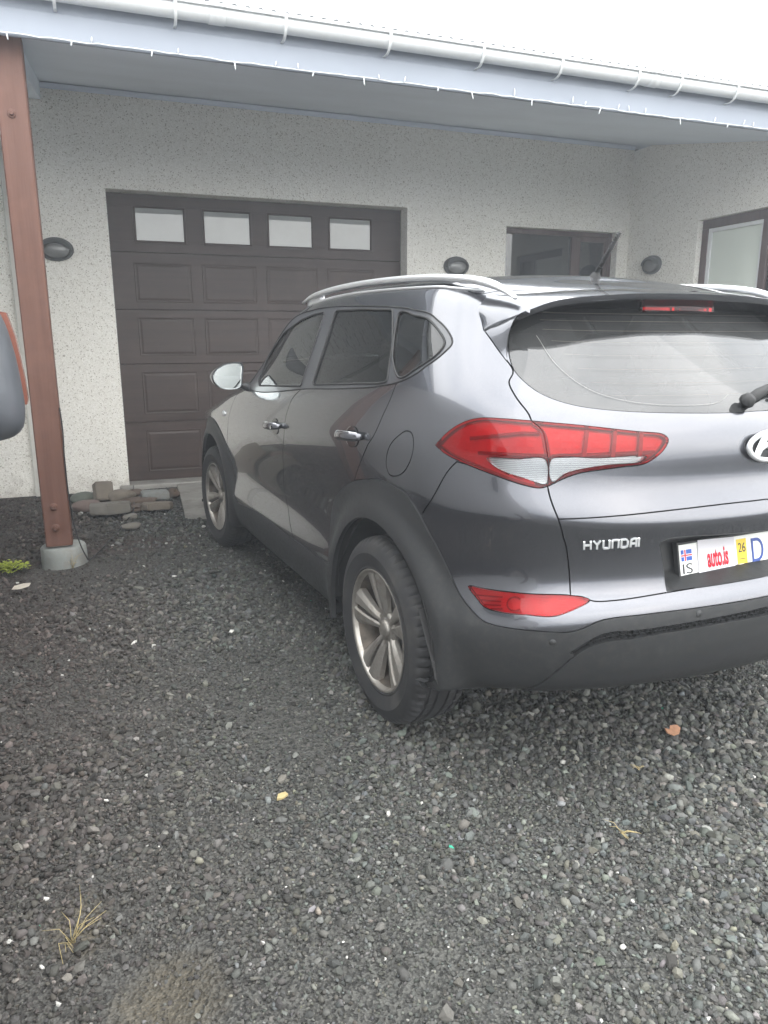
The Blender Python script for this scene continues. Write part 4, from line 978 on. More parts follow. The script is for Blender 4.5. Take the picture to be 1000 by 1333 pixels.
simple('concrete',(.30,.29,.265),.9,var=.18,vscale=4,bumps=.5,bscale=40,bdist=.004,dirt=(.13,.12,.10),dirt_amt=.6,dirt_scale=5)
simple('concrete_green',(.25,.265,.25),.9,var=.15,vscale=6,bumps=.4,bscale=50,bdist=.003,dirt=(.14,.10,.075),dirt_amt=.6,dirt_scale=6)
simple('curtain_pale',(.72,.76,.70),.9)
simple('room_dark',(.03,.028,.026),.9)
simple('lamp_grey',(.11,.115,.115),.5,metal=.2,var=.1)
simple('lamp_glass',(.20,.205,.20),.25,coat=.5)
simple('pipe_white',(.62,.61,.56),.5,dirt=(.3,.28,.24),dirt_amt=.4)
glassy('pane_dark',(.55,.56,.56),1.7,dust=.05)
glassy('pane_door',(.25,.26,.26),1.8,dust=.2,dustcol=(.55,.57,.56),body=(.62,.65,.63),body_amt=.5)
glassy('pane_pale',(.5,.52,.5),1.6,dust=.1,body=(.80,.86,.78),body_amt=.85)  # pale body put in the glass for the unlit curtain and bright reflection
NW=4.95
def wall_front(n0,n1,s0,s1,z0,z1,holes):
    mb=MB(); S=sorted({s0,s1,*[h[0] for h in holes],*[h[1] for h in holes]}); Zs=sorted({z0,z1,*[h[2] for h in holes],*[h[3] for h in holes]})
    for a,b in zip(S,S[1:]):
        run=None
        for c,d in zip(Zs,Zs[1:]):
            solid=not any(h[0]<(a+b)/2<h[1] and h[2]<(c+d)/2<h[3] for h in holes)
            if solid: mb.box((a,n0,c),(b,n1,d))
    bm=bmesh.new(); me=mb.mesh('w',M('pebble_dash')); bm.from_mesh(me); bmesh.ops.remove_doubles(bm,verts=bm.verts,dist=1e-4)
    # remove inner shared faces
    seen={}
    for f in list(bm.faces): seen.setdefault(tuple(sorted(v.index for v in f.verts)),[]).append(f)
    bmesh.ops.delete(bm,geom=[f for l in seen.values() if len(l)>1 for f in l],context='FACES_ONLY'); bm.to_mesh(me); bm.free(); return me
link('wall',wall_front(NW,NW+.28,-7,4.06,-.3,3.49,[(-1.61,1.29,-.4,2.712),(2.45,3.91,1.15,2.59)]),house)
# wing wall: built the same way and turned
me=wall_front(0,.28,2.55,4.95,-.3,3.46,[(2.70,3.865,.95,2.578)])
wing=link('wing_wall',me,house); wing.matrix_local=Matrix(((0,1,0,4.06),(1,0,0,0),(0,0,1,0),(0,0,0,1)))
mb=MB(); mb.box((4.34,2.55,-.3),(9.5,2.83,3.02)); mb.build('wing_front_wall',M('pebble_dash'),house)
# dark rooms behind the openings
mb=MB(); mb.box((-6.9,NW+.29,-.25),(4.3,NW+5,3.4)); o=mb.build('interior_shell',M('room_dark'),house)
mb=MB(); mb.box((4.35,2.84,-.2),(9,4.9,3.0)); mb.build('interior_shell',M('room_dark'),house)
# garage door: sections, raised panels, panes
door=empty('garage_door',(0,0,0),0,house)
ND=5.13; secs=[(.035,.612),(.616,1.172),(1.176,1.68),(1.684,2.20),(2.204,2.76)]
cols=[-1.41+.627*k for k in range(4)]; prow=[(.12,.53),(.69,1.10),(1.25,1.61),(1.75,2.11)]
for i,(a,b) in enumerate(secs):
    mb=MB()
    if i<4: mb.box((-1.66,ND,a),(1.34,ND+.045,b),bev=.003)
    else:
        xs=[-1.66]+[v for c in cols for v in (c+.038,c+.487)]+[1.34]
        mb.box((-1.66,ND,a),(1.34,ND+.045,2.30)); mb.box((-1.66,ND,2.603),(1.34,ND+.045,b))
        for k in range(5): mb.box((xs[2*k],ND+.0005,2.3005),(xs[2*k+1],ND+.0445,2.6025))
    mb.build('door_section',M('door_brown'),door)
for (a,b) in prow:
    for c in cols:
        mb=MB(); rings=[]
        for ins,dy in ((0,.001),(.0,-.001),(.005,-.004),(.012,-.0015),(.020,-.001),(.036,-.005),(.040,-.0052)):
            rings.append([(c+ins,ND+dy,a+ins),(c+.53-ins,ND+dy,a+ins),(c+.53-ins,ND+dy,b-ins),(c+ins,ND+dy,b-ins)])
        mb.loft(rings,True,False,True); mb.build('door_panel',M('door_brown'),door)
for c in cols:
    x0,x1=c+.038,c+.487
    mb=MB(); rings=[[(x0+i_,ND+dy,2.30+i_),(x1-i_,ND+dy,2.30+i_),(x1-i_,ND+dy,2.603-i_),(x0+i_,ND+dy,2.603-i_)] for i_,dy in ((-.014,.0),(-.012,-.008),(-.002,-.009),(.006,-.004),(.010,.012))]
    mb.loft(rings,True,False); fr_=mb.build('pane_frame',M('door_brown'),door)
    mb=MB(); mb.box((x0+.004,ND+.010,2.304),(x1-.004,ND+.016,2.599)); mb.build('pane',M('pane_door'),fr_)
    mb=MB(); mb.box((x0,ND+.05,2.29),(x1,ND+.06,2.61)); mb.build('pane_backing',M('room_dark'),fr_)
# threshold
mb=MB(); mb.box((-1.70,4.90,-.15),(1.40,5.25,.032),bev=.012); mb.build('door_sill',M('concrete'),house)
# main window
wn_=empty('window',(0,0,0),0,house)
mb=MB()
for a,b in (((2.45,5.05,2.535),(3.91,5.11,2.59)),((2.45,5.05,1.15),(3.91,5.11,1.21)),((2.45,5.0503,1.211),(2.505,5.1103,2.534)),((3.855,5.0503,1.211),(3.91,5.1103,2.534)),((3.36,5.0503,1.211),(3.44,5.1103,2.534))): mb.box(a,b,bev=.004)
mb.build('window_frame',M('frame_brown'),wn_)
mb=MB(); mb.box((3.441,5.06,1.212),(3.485,5.10,2.533)); mb.box((3.81,5.06,1.212),(3.854,5.10,2.533)); mb.box((3.486,5.06,1.212),(3.809,5.10,1.26)); mb.box((3.486,5.06,2.485),(3.809,5.10,2.533)); mb.build('opening_sash',M('frame_brown'),wn_)
mb=MB(); mb.box((2.505,5.075,1.21),(3.36,5.083,2.535)); mb.build('pane',M('pane_dark'),wn_)
mb=MB(); mb.box((3.485,5.075,1.26),(3.81,5.083,2.485)); mb.build('pane',M('pane_dark'),wn_)
mb=MB(); mb.box((2.40,4.93,1.10),(3.96,5.06,1.148),bev=.006); mb.build('window_sill',M('concrete'),wn_)
# wing window
ww=empty('window',(0,0,0),0,house); X0=4.12
mb=MB()
for a,b in (((X0,2.70,2.49),(X0+.07,3.865,2.578)),((X0,2.70,.95),(X0+.07,3.865,1.02)),((X0+.0004,3.785,1.021),(X0+.0704,3.865,2.489)),((X0+.0004,2.70,1.021),(X0+.0704,2.78,2.489)),((X0+.0004,3.02,1.021),(X0+.0704,3.10,2.489))): mb.box(a,b,bev=.004)
mb.build('window_frame',M('frame_brown'),ww)
mb=MB(); mb.box((X0+.012,3.745,1.022),(X0+.058,3.784,2.488)); mb.box((X0+.012,3.101,1.022),(X0+.058,3.125,2.488)); mb.box((X0+.012,3.126,2.452),(X0+.058,3.744,2.488)); mb.build('inner_sash',M('gutter_white'),ww)
mb=MB(); mb.box((X0+.028,3.126,1.021),(X0+.036,3.744,2.451)); mb.build('pane',M('pane_pale'),ww)
mb=MB(); mb.box((X0+.028,2.781,1.021),(X0+.036,3.019,2.488)); mb.build('pane',M('pane_dark'),ww)
mb=MB(); rings=[]
for k,y in enumerate(np.linspace(2.72,3.84,80)): rings.append([(X0+.16+.012*math.sin(k*1.1),y,.98),(X0+.16+.012*math.sin(k*1.1+.3),y,2.55)])
mb.loft(rings,False,True); mb.build('curtain',M('curtain_pale'),ww,fix=False)
mb=MB(); mb.box((X0-.11,2.66,.90),(X0+.06,3.90,.948),bev=.006); mb.build('window_sill',M('concrete'),ww)
# eaves
S0,S1=-7.0,9.6
def slope(n): return 2.995+(n-2.33)*.2005
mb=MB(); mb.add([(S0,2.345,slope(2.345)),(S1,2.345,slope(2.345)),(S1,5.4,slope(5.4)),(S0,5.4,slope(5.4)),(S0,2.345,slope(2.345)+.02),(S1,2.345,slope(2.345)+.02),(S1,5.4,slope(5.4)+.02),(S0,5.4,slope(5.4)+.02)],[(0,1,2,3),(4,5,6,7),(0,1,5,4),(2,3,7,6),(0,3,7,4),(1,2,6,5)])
mb.build('soffit',M('soffit_veil_blue'),house)
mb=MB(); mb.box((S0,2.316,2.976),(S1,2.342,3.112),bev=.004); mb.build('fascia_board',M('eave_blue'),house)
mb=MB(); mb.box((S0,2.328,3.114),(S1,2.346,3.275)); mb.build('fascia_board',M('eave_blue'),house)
mb=MB(); mb.box((S0,4.915,3.470),(S1-5.55,4.948,3.508),bev=.004); mb.build('wall_cornice',M('soffit_veil_blue'),house)
# gutter
mb=MB(); prof=[]
for k in range(13): a=math.pi+math.pi*k/12; prof.append((2.262+.056*math.cos(a),3.208+.060*math.sin(a)))
prof=[(2.202,3.213),(2.199,3.222),(2.204,3.230),(2.212,3.226)]+prof[1:]+[(2.318,3.235)]
rings=[[(s,n,z) for n,z in prof] for s in np.linspace(S0,S1,40)]; mb.loft(rings,False,True)
gut=mb.build('gutter',M('gutter_white'),house,fix=False); sd=gut.modifiers.new('s','SOLIDIFY'); sd.thickness=.003
for s in [-6.3,-5.4,-4.5,-3.6,-2.7,-1.85,-1.23,-.61,.04,.68,1.27,1.90,2.27,2.79,3.5,4.2,5.0,5.8,6.6]:
    mb=MB(); pts=catmull([(s,2.200,3.232),(s,2.198,3.205),(s,2.206,3.168),(s,2.232,3.134),(s,2.268,3.118),(s,2.3265,3.120)],.01)
    mb.loft([[(x-.008,y,z),(x+.008,y,z),(x+.008,y+.002,z+.004),(x-.008,y+.002,z+.004)] for x,y,z in pts],True,False,True)
    mb.build('gutter_bracket',M('gutter_white'),gut)
for s in (-4.4,-1.0,2.05,5.2):
    mb=MB(); rings=[[(s+d,2.262+(n-2.262)*1.06,3.208+(z-3.208)*1.06) for n,z in prof[:-1]] for d in (-.045,.045)]; mb.loft(rings,False,True); o=mb.build('gutter_joint',M('gutter_white'),gut,fix=False); o.modifiers.new('s','SOLIDIFY').thickness=.003
# corrugated roof sheet
mb=MB(); rows=[]; ss=np.arange(S0,S1,.0095)
for n in (2.265,3.5,5.6,8.0): rows.append([(s,n,3.262+(n-2.265)*.2005+.0095*math.sin(2*math.pi*s/.076)) for s in ss])
mb.loft(rows,False,True); rf_=mb.build('corrugated_roof',M('roof_metal'),house,fix=False); sd=rf_.modifiers.new('s','SOLIDIFY'); sd.thickness=.0035
mb=MB(); mb.box((S0,2.35,3.232),(S1,2.40,3.25)); mb.build('roof_batten',M('frame_brown'),house)
mb=MB(); mb.add([(S0,5.4,slope(5.4)+.03),(S1,5.4,slope(5.4)+.03),(S1,12,2.6),(S0,12,2.6)],[(0,1,2,3)]); mb.build('roof_far_slope',M('roof_metal'),house,fix=False)
# rafter tie over the post
mb=MB(); mb.add([(s,n,z) for s in (-2.17,-2.065) for n,z in ((2.603,slope(2.603)-.14),(4.945,slope(4.945)-.14),(4.945,slope(4.945)-.002),(2.603,slope(2.603)-.002))],[(0,1,2,3),(7,6,5,4),(0,4,5,1),(1,5,6,2),(2,6,7,3),(3,7,4,0)]); mb.build('rafter_tie',M('soffit_veil_blue'),house)
# downpipe trim on the wall
mb=MB(); mb.box((-2.437,4.905,-.1),(-2.385,4.948,3.40),bev=.006); mb.build('wall_batten',M('pipe_white'),house)
HM=house.matrix_basis.copy() if False else Matrix.Rotation(TH,4,'Z')
def hw(s,n,z): return HM@Vector((s,n,z))
# ---------------------------------------------------------------- wall lamps
def wall_lamp():
    r=empty('wall_lamp')
    def oval(k,y): return [(.145*k*math.cos(t),y,.100*k*math.sin(t)) for t in np.linspace(0,2*math.pi,41)[:-1]]
    mb=MB(); mb.loft([oval(1,0),oval(1.0,-.022),oval(.96,-.034),oval(.86,-.040),oval(.82,-.034)],True,True,True); mb.build('lamp_body',M('lamp_grey'),r,sharp=50)
    mb=MB(); mb.loft([oval(.82,-.034),oval(.70,-.046),oval(.45,-.058),oval(.1,-.063)],True,True,True); mb.build('lamp_glass',M('lamp_glass'),r)
    mb=MB(); ring=[]
    for t in np.linspace(-.05,math.pi+.05,21):
        ring.append([(.130*math.cos(t),-.036,.088*math.sin(t)),(.126*math.cos(t),-.062,.084*math.sin(t)),(.100*math.cos(t),-.078,.004+.05*math.sin(t)),(.098*math.cos(t),-.070,-.001+.046*math.sin(t))])
    mb.loft(ring,True,True,True); mb.build('lamp_hood',M('lamp_grey'),r,sharp=40)
    return r
l0=wall_lamp(); l0.location=hw(-2.06,NW-.002,2.18); l0.rotation_euler=(0,0,TH)
tag(l0,'oval grey wall lamp between the red post and the garage door','wall lamp','wall lamps on the house')
l1=copy_tree(l0); l1.location=hw(1.85,NW-.002,2.155); tag(l1,'oval grey wall lamp between the garage door and the dark window','wall lamp')
l2=copy_tree(l0); l2.location=hw(4.058,4.50,2.20); l2.rotation_euler=(0,0,TH-math.pi/2); tag(l2,'oval grey wall lamp on the side wall by the pale window at right','wall lamp')
# ---------------------------------------------------------------- string lights on the fascia
lights=empty('string_lights',(0,0,0),TH); tag(lights,'thin pale string of lights pinned along the bottom of the fascia','string lights')
simple('cable_pale',(.72,.74,.75),.5); simple('bulb_glass',(.80,.82,.84),.15,coat=.6); simple('cable_black',(.012,.012,.013),.6)
mb=MB(); pts=[]; rr_=random.Random(3)
for s in np.arange(-3.2,4.8,.06): pts.append((s,2.309,2.984+rr_.uniform(-.004,.004)))
mb.tube(pts,.0032,5); mb.build('cable',M('cable_pale'),lights)
mb=MB(); mb.tube([(0,0,0),(0,-.004,.016),(0,-.005,.034),(0,-.005,.044)],[.0028,.0042,.0036,.0012],6); bme=mb.mesh('bulb',M('bulb_glass'))
s=-2.1
while s<4.6:
    o=link('bulb',bme,lights,(s,2.307,2.986)); dn=rr_.random()<.45; o.rotation_euler=(math.pi if dn else 0,rr_.uniform(-.35,.35),0)
    o.scale=(1,1,rr_.uniform(.6,1.15)); s+=rr_.choice((.10,.14,.17,.24,.32))
# ---------------------------------------------------------------- timber post
post=empty('timber_post',hw(-2.1175,2.525,.13),TH); tag(post,'tall red-brown timber post holding up the eaves on a concrete footing','post')
mb=MB()
c=[(-.0775,-.075),(.0775,-.075),(.0775,.075),(-.0775,.075)]; rings=[]
def sq(x,b): return [(-x+b,-.075),(x-b,-.075),(x,-.075+b),(x,.075-b),(x-b,.075),(-x+b,.075),(-x,.075-b),(-x,-.075+b)]
for z in (0,.6,1.2,1.8,2.4,2.898): rings.append([(a+rr_.uniform(-.0008,.0008),b,z) for a,b in sq(.0775,.007)])
mb.loft(rings,True,False,True); mb.build('post_timber',M('post_red'),post)
for zz in (.254,.12,2.497):
    mb=MB(); mb.lathe([(0,-.022),(.010,-.022),(.012,-.018),(.012,-.006)],6,'y',c=(-.009,-.075,zz),smooth=False); mb.lathe([(.012,-.0065),(.022,-.006),(.024,-.003),(.024,0)],20,'y',c=(-.009,-.075,zz)); mb.build('bolt',M('post_red'),post)
mb=MB(); mb.box((-.05,-.045,-.012),(.05,.045,.0)); mb.build('post_shoe',M('steel_dull'),post)
foot=empty('concrete_footing',hw(-2.10,2.545,0)); tag(foot,'round grey-green concrete footing under the timber post','footing')
mb=MB(); prof=[(0,.116),(.06,.118),(.128,.113),(.136,.102),(.139,.05),(.141,-.02),(.142,-.12)]
mb.lathe(prof,36,'z',rfun=lambda r,h,k,j:r*(1+.012*math.sin(k*1.7+j)) if r>.1 else r); mb.build('footing_cylinder',M('concrete_green'),foot,sharp=40)
mb=MB(); mb.lathe([(.1385,.085),(.1415,.086),(.1415,.095),(.1385,.096)],36,'z'); 
# cable down the post
cab=MB(); q=[(-2.035,2.447,1.00),(-2.030,2.444,.85),(-2.036,2.444,.70),(-2.034,2.445,.45),(-2.022,2.44,.28),(-1.99,2.425,.12),(-1.965,2.41,.055),(-1.955,2.44,.024),(-1.90,2.60,.020),(-1.83,2.85,.024),(-1.76,3.15,.022),(-1.69,3.45,.026),(-1.63,3.75,.03),(-1.60,4.2,.035),(-1.58,4.80,.05)]
qq=catmull([tuple(hw(*v)) for v in q],.04); cab.tube(qq,.0045,6); o=cab.build('power_cable',M('cable_black')); tag(o,'thin black cable running down the red post and across the gravel','cable')
# ---------------------------------------------------------------- stones and pavers by the door
def rock(name,label,cat,px,size,seed,mat,rough=.12,flatn=0,rz=0,z=0,tilt=(0,0),group=None):
    r=random.Random(seed); bm=bmesh.new(); bmesh.ops.create_icosphere(bm,subdivisions=3,radius=1)
    ph=[(r.uniform(-1,1),r.uniform(-1,1),r.uniform(-1,1),r.uniform(0,6)) for _ in range(9)]
    for v in bm.verts:
        d=v.co.normalized(); k=1+rough*sum(math.sin(3*(d.x*a+d.y*b+d.z*c)*1.6+e) for a,b,c,e in ph)/3
        v.co=Vector((d.x*k*size[0],d.y*k*size[1],d.z*k*size[2]))
    me=bpy.data.meshes.new(name); bm.to_mesh(me); bm.free(); me.polygons.foreach_set('use_smooth',[True]*len(me.polygons)); me.materials.append(M(mat))
    o=link(name,me,None,(px[0],px[1],z+size[2]*.72)); o.rotation_euler=(tilt[0],tilt[1],rz); return tag(o,label,cat,group)
def paver(name,label,cat,px,size,seed,mat,rz,z=0,tilt=(0,0),poly=None,group=None):
    r=random.Random(seed); a,b,h=size
    poly=poly or [(-1,-1),(1,-1),(1,1),(-1,1)]
    bm=bmesh.new(); vs=[bm.verts.new((x*a+r.uniform(-.006,.006),y*b+r.uniform(-.006,.006),0)) for x,y in poly]; f=bm.faces.new(vs)
    e=bmesh.ops.extrude_face_region(bm,geom=[f]); bmesh.ops.translate(bm,verts=[g for g in e['geom'] if isinstance(g,bmesh.types.BMVert)],vec=(0,0,h))
    bmesh.ops.recalc_face_normals(bm,faces=bm.faces); bmesh.ops.bevel(bm,geom=list(bm.edges),offset=.009,segments=2,affect='EDGES')
    bmesh.ops.triangulate(bm,faces=bm.faces); bmesh.ops.subdivide_edges(bm,edges=list(bm.edges),cuts=1)
    for v in bm.verts: v.co+=Vector((r.uniform(-.002,.002),r.uniform(-.002,.002),r.uniform(-.002,.002)))
    me=bpy.data.meshes.new(name); bm.to_mesh(me); bm.free(); me.materials.append(M(mat)); me.polygons.foreach_set('use_smooth',[True]*len(me.polygons)); me.set_sharp_from_angle(angle=math.radians(35))
    o=link(name,me,None,(px[0],px[1],z)); o.rotation_euler=(tilt[0],tilt[1],rz); return tag(o,label,cat,group)
simple('stone_green',(.12,.135,.115),.85,var=.2,vscale=9,bumps=.4,bscale=50,dirt=(.10,.09,.07),dirt_amt=.5)
simple('stone_red',(.16,.12,.105),.85,var=.2,vscale=9,bumps=.4,bscale=50,dirt=(.10,.08,.07),dirt_amt=.5)
simple('paver_tan',(.18,.155,.125),.9,var=.18,vscale=8,bumps=.5,bscale=60,dirt=(.13,.11,.085),dirt_amt=.5)
simple('paver_grey',(.165,.155,.135),.9,var=.18,vscale=8,bumps=.5,bscale=60,dirt=(.13,.115,.09),dirt_amt=.5)
simple('stone_brown',(.11,.085,.068),.9,var=.3,vscale=9,bumps=.5,bscale=40,dirt=(.10,.07,.05),dirt_amt=.5)
rock('boulder','smooth grey-green boulder against the white wall beside the post','boulder',(-1.66,4.60),(.115,.10,.055),5,'stone_green',.07,z=-.01)
rock('boulder','smooth reddish boulder in front of the grey-green one','boulder',(-1.66,4.25),(.12,.10,.055),8,'stone_red',.07,z=-.01)
paver('paving_block','narrow tan paving block leaning up at the back of the pile','paver',(-1.50,4.47),(.075,.05,.17),3,'paver_tan',.15,z=.015,tilt=(-.42,.08))
rock('boulder','rounded tan stone between the leaning block and the garage door','boulder',(-1.36,4.46),(.115,.085,.065),21,'paver_tan',.10,z=.0)
paver('paving_slab','large six-sided paving slab lying on top of the stone pile','paver',(-1.50,3.93),(.175,.125,.085),4,'paver_grey',.2,z=.02,tilt=(-.10,.05),poly=[(-1,-.4),(-.35,-1),(.75,-.85),(1,.25),(.55,1),(-.75,.9)])
rock('broken_brick','reddish brown broken stone left of the sill','stone',(-1.25,4.55),(.11,.05,.03),31,'stone_brown',.2,z=.03,rz=.1)
rock('broken_brick','flat brown broken stone in front of the sill','stone',(-1.25,4.28),(.15,.06,.035),32,'stone_brown',.2,z=0,rz=-.1)
paver('paving_block','grey-green square block standing before the garage door sill','paver',(-1.07,4.45),(.12,.075,.07),6,'concrete_green',-.05,z=0,tilt=(0,.03))
paver('paving_slab','tan slab with clipped corners lying flat in front of the green block','paver',(-1.12,3.98),(.135,.10,.06),7,'paver_tan',-.1,z=.005,tilt=(-.12,0),poly=[(-1,-.2),(-.6,-1),(.7,-1),(1,-.1),(.6,1),(-.8,1)])
rock('loose_stone','small grey stone just right of the big paving slab','stone',(-1.37,3.72),(.05,.04,.028),41,'paver_grey',.15)
rock('loose_stone','flat pale grey stone lying alone in front of the pile','stone',(-1.40,3.42),(.075,.05,.025),42,'paver_grey',.12)
rock('loose_stone','rough brown lump of stone at the right end of the pile','stone',(-.90,4.50),(.05,.05,.035),43,'stone_brown',.3,z=.01)
rock('loose_stone','brown wedge of stone below the grey-green block','stone',(-1.27,4.05),(.10,.06,.03),44,'stone_brown',.2)
# broken concrete apron beside the front wheel
mb=MB(); top=[hw(*q) for q in ((-1.17,4.90,.020),(-1.20,4.2,.018),(-1.235,3.55,.010),(-1.02,3.44,.012),(-.3,3.5,.018),(1.2,3.6,.02),(1.38,4.90,.02))]
mb.add([tuple(v) for v in top]+[(v.x,v.y,-.1) for v in top],[tuple(range(7))]+[(i,7+i,7+(i+1)%7,(i+1)%7) for i in range(7)]); o=mb.build('concrete_apron',M('concrete')); tag(o,kind='structure')
# small plants and litter
def leaf_plant(name,label,cat,loc,n,rad,h,mat,seed,size):
    r=random.Random(seed); root=empty(name,loc); tag(root,label,cat); mb=MB()
    for i in range(n):
        a=r.uniform(0,6.28); d=rad*math.sqrt(r.random()); x,y=d*math.cos(a),d*math.sin(a)*.8; z=h*r.uniform(.25,1)*(1-(d/rad)**2*.6)
        t=r.uniform(0,6.28); l=size*r.uniform(.6,1.2); w=l*.42; dz=r.uniform(.1,.6)*l
        dx,dy=math.cos(t),math.sin(t); P=[(x,y,z),(x+dx*l*.5-dy*w,y+dy*l*.5+dx*w,z+dz*.7),(x+dx*l,y+dy*l,z+dz*.5),(x+dx*l*.5+dy*w,y+dy*l*.5-dx*w,z+dz*.6)]
        mb.add(P,[(0,1,2),(0,2,3)],True)
    mb.build('leaves',M(mat),root,fix=False)
    mb=MB()
    for i in range(max(6,n//14)):
        a=r.uniform(0,6.28); d=rad*.8*r.random(); mb.tube([(0,0,-.01),(d*.4*math.cos(a),d*.4*math.sin(a),h*.5),(d*math.cos(a),d*math.sin(a),h*.9)],[.002,.0015,.001],4)
    mb.build('stems',M(mat),root); return root
simple('leaf_lime',(.30,.36,.035),.6,var=.35,vscale=40)
leaf_plant('weed_plant','low yellow-green weed in the gravel left of the concrete footing','plant',(-2.21,2.62,.0),240,.10,.07,'leaf_lime',4,.022)
leaf_plant('weed_plant','tiny bright green weed at the left picture edge by the post','plant',(-2.33,2.72,.0),120,.07,.06,'leaf_lime',9,.02)
simple('straw',(.36,.29,.14),.8,var=.2,vscale=30); simple('leaf_tan',(.36,.19,.11),.8,var=.2,vscale=60); simple('chip_pale',(.42,.38,.32),.8,var=.15,vscale=30)
def tuft(label,loc,n,L_,seed,fl=.35):
    r=random.Random(seed); mb=MB()
    for i in range(n):
        a=r.uniform(0,6.28); l=L_*r.uniform(.4,1); k=r.uniform(.4,1.1)
        mb.tube([(r.uniform(-.01,.01),r.uniform(-.01,.01),0),(l*.45*math.cos(a)*k,l*.45*math.sin(a)*k,l*fl),(l*math.cos(a+.3)*k,l*math.sin(a+.3)*k,l*fl*1.1)],[.0011,.0009,.0004],4)
    o=mb.build('dry_grass_tuft',M('straw'),None,loc); return tag(o,label,'dry grass')
tuft('tuft of dry straw-coloured grass on the gravel at the lower left',(-2.02,-.70,.012),13,.13,3,.45)
tuft('flattened wisp of dry straw on the gravel below the number plate',(-.56,-.94,.014),10,.07,6,.2)
tuft('pale dry root curl on the gravel below the bumper',(-.28,-.72,.016),6,.05,12,.2)
tuft('few dry grass blades at the foot of the concrete footing',(-1.86,2.52,.0),9,.10,15,.8)
def chip(name,label,cat,loc,pts,mat,rz=0,th=.004):
    mb=MB(); n=len(pts); mb.add([(x,y,.0+.12*x) for x,y in pts]+[(x,y,th+.12*x+.15*y) for x,y in pts],[tuple(range(n))[::-1],tuple(range(n,2*n))]+[(i,(i+1)%n,n+(i+1)%n,n+i) for i in range(n)])
    o=mb.build(name,M(mat),None,loc); o.rotation_euler=(.1,.05,rz); return tag(o,label,cat)
chip('dead_leaf','curled orange-brown dead leaf on the gravel under the bumper','leaf',(.0,-.60,.022),[(-.03,-.012),(-.005,-.022),(.03,-.012),(.036,.004),(.01,.02),(-.012,.012),(-.02,.026),(-.034,.012)],'leaf_tan',.4)
chip('wood_chip','pale flat chip of wood in front of the concrete footing','wood chip',(-2.15,2.20,.018),[(-.05,-.01),(-.01,-.03),(.04,-.02),(.055,.012),(.02,.024),(-.03,.02)],'chip_pale',.2)
chip('wood_chip','small yellowish chip of stone in the middle of the bare gravel','stone chip',(-1.40,-.37,.018),[(-.018,-.006),(.0,-.010),(.02,-.004),(.016,.008),(-.008,.010)],'straw',.1,.008)
# ---------------------------------------------------------------- gravel yard
def hnoise(x,y,sc,seed):
    r=np.random.default_rng(seed); t=r.random((64,64)); u=x/sc; v=y/sc; i=np.floor(u).astype(int); j=np.floor(v).astype(int); f=u-i; g=v-j; f=f*f*(3-2*f); g=g*g*(3-2*g)
    a=t[i%64,j%64]; b=t[(i+1)%64,j%64]; c=t[i%64,(j+1)%64]; d=t[(i+1)%64,(j+1)%64]
    return (a*(1-f)+b*f)*(1-g)+(c*(1-f)+d*f)*g-.5
def ground_h(x,y):
    h=.030*hnoise(x,y,1.1,1)+.016*hnoise(x,y,.42,2)+.007*hnoise(x,y,.14,3)+.004*hnoise(x,y,.05,4)
    h-=.030*np.exp(-((x+1.86)**2/.018+(y+.86)**2/.030)); h+=.012*np.exp(-((x+1.70)**2/.02+(y+.90)**2/.05))
    h-=.018*np.exp(-((x+2.02)**2/.010+(y+.62)**2/.02))
    # the yard rises a little to the wall on the left, and lies level under tyres and door
    flat=np.exp(-((x+.81)**2/.05+y**2/.08))+np.exp(-((x+.81)**2/.05+(y-2.67)**2/.08))
    far=np.clip((np.hypot(x+1,y-1.5)-9)/6,0,1)
    return (h-.004)*(1-.8*np.clip(flat,0,1))*(1-far)-.006
def grid_axis(lo,a,b,hi,step):
    o=[lo+(a-lo)*(t**.6) for t in np.linspace(0,1,18)]; return np.array(o[:-1]+list(np.arange(a,b,step))+[b+(hi-b)*(t**1.7) for t in np.linspace(0,1,18)])
gx=grid_axis(-110,-3.6,3.4,110,.03); gy=grid_axis(-110,-2.2,5.4,110,.03)
X_,Y_=np.meshgrid(gx,gy,indexing='ij'); Z_=ground_h(X_,Y_)
me=bpy.data.meshes.new('ground'); nx,ny=len(gx),len(gy); V=np.stack([X_,Y_,Z_],-1).reshape(-1,3)
ii,jj=np.meshgrid(np.arange(nx-1),np.arange(ny-1),indexing='ij'); a=(ii*ny+jj).ravel(); Fq=np.stack([a,a+ny,a+ny+1,a+1],-1)
me.vertices.add(len(V)); me.vertices.foreach_set('co',V.ravel()); me.loops.add(Fq.size); me.loops.foreach_set('vertex_index',Fq.ravel())
me.polygons.add(len(Fq)); me.polygons.foreach_set('loop_start',np.arange(0,Fq.size,4)); me.polygons.foreach_set('use_smooth',np.ones(len(Fq),bool)); me.update(calc_edges=True)
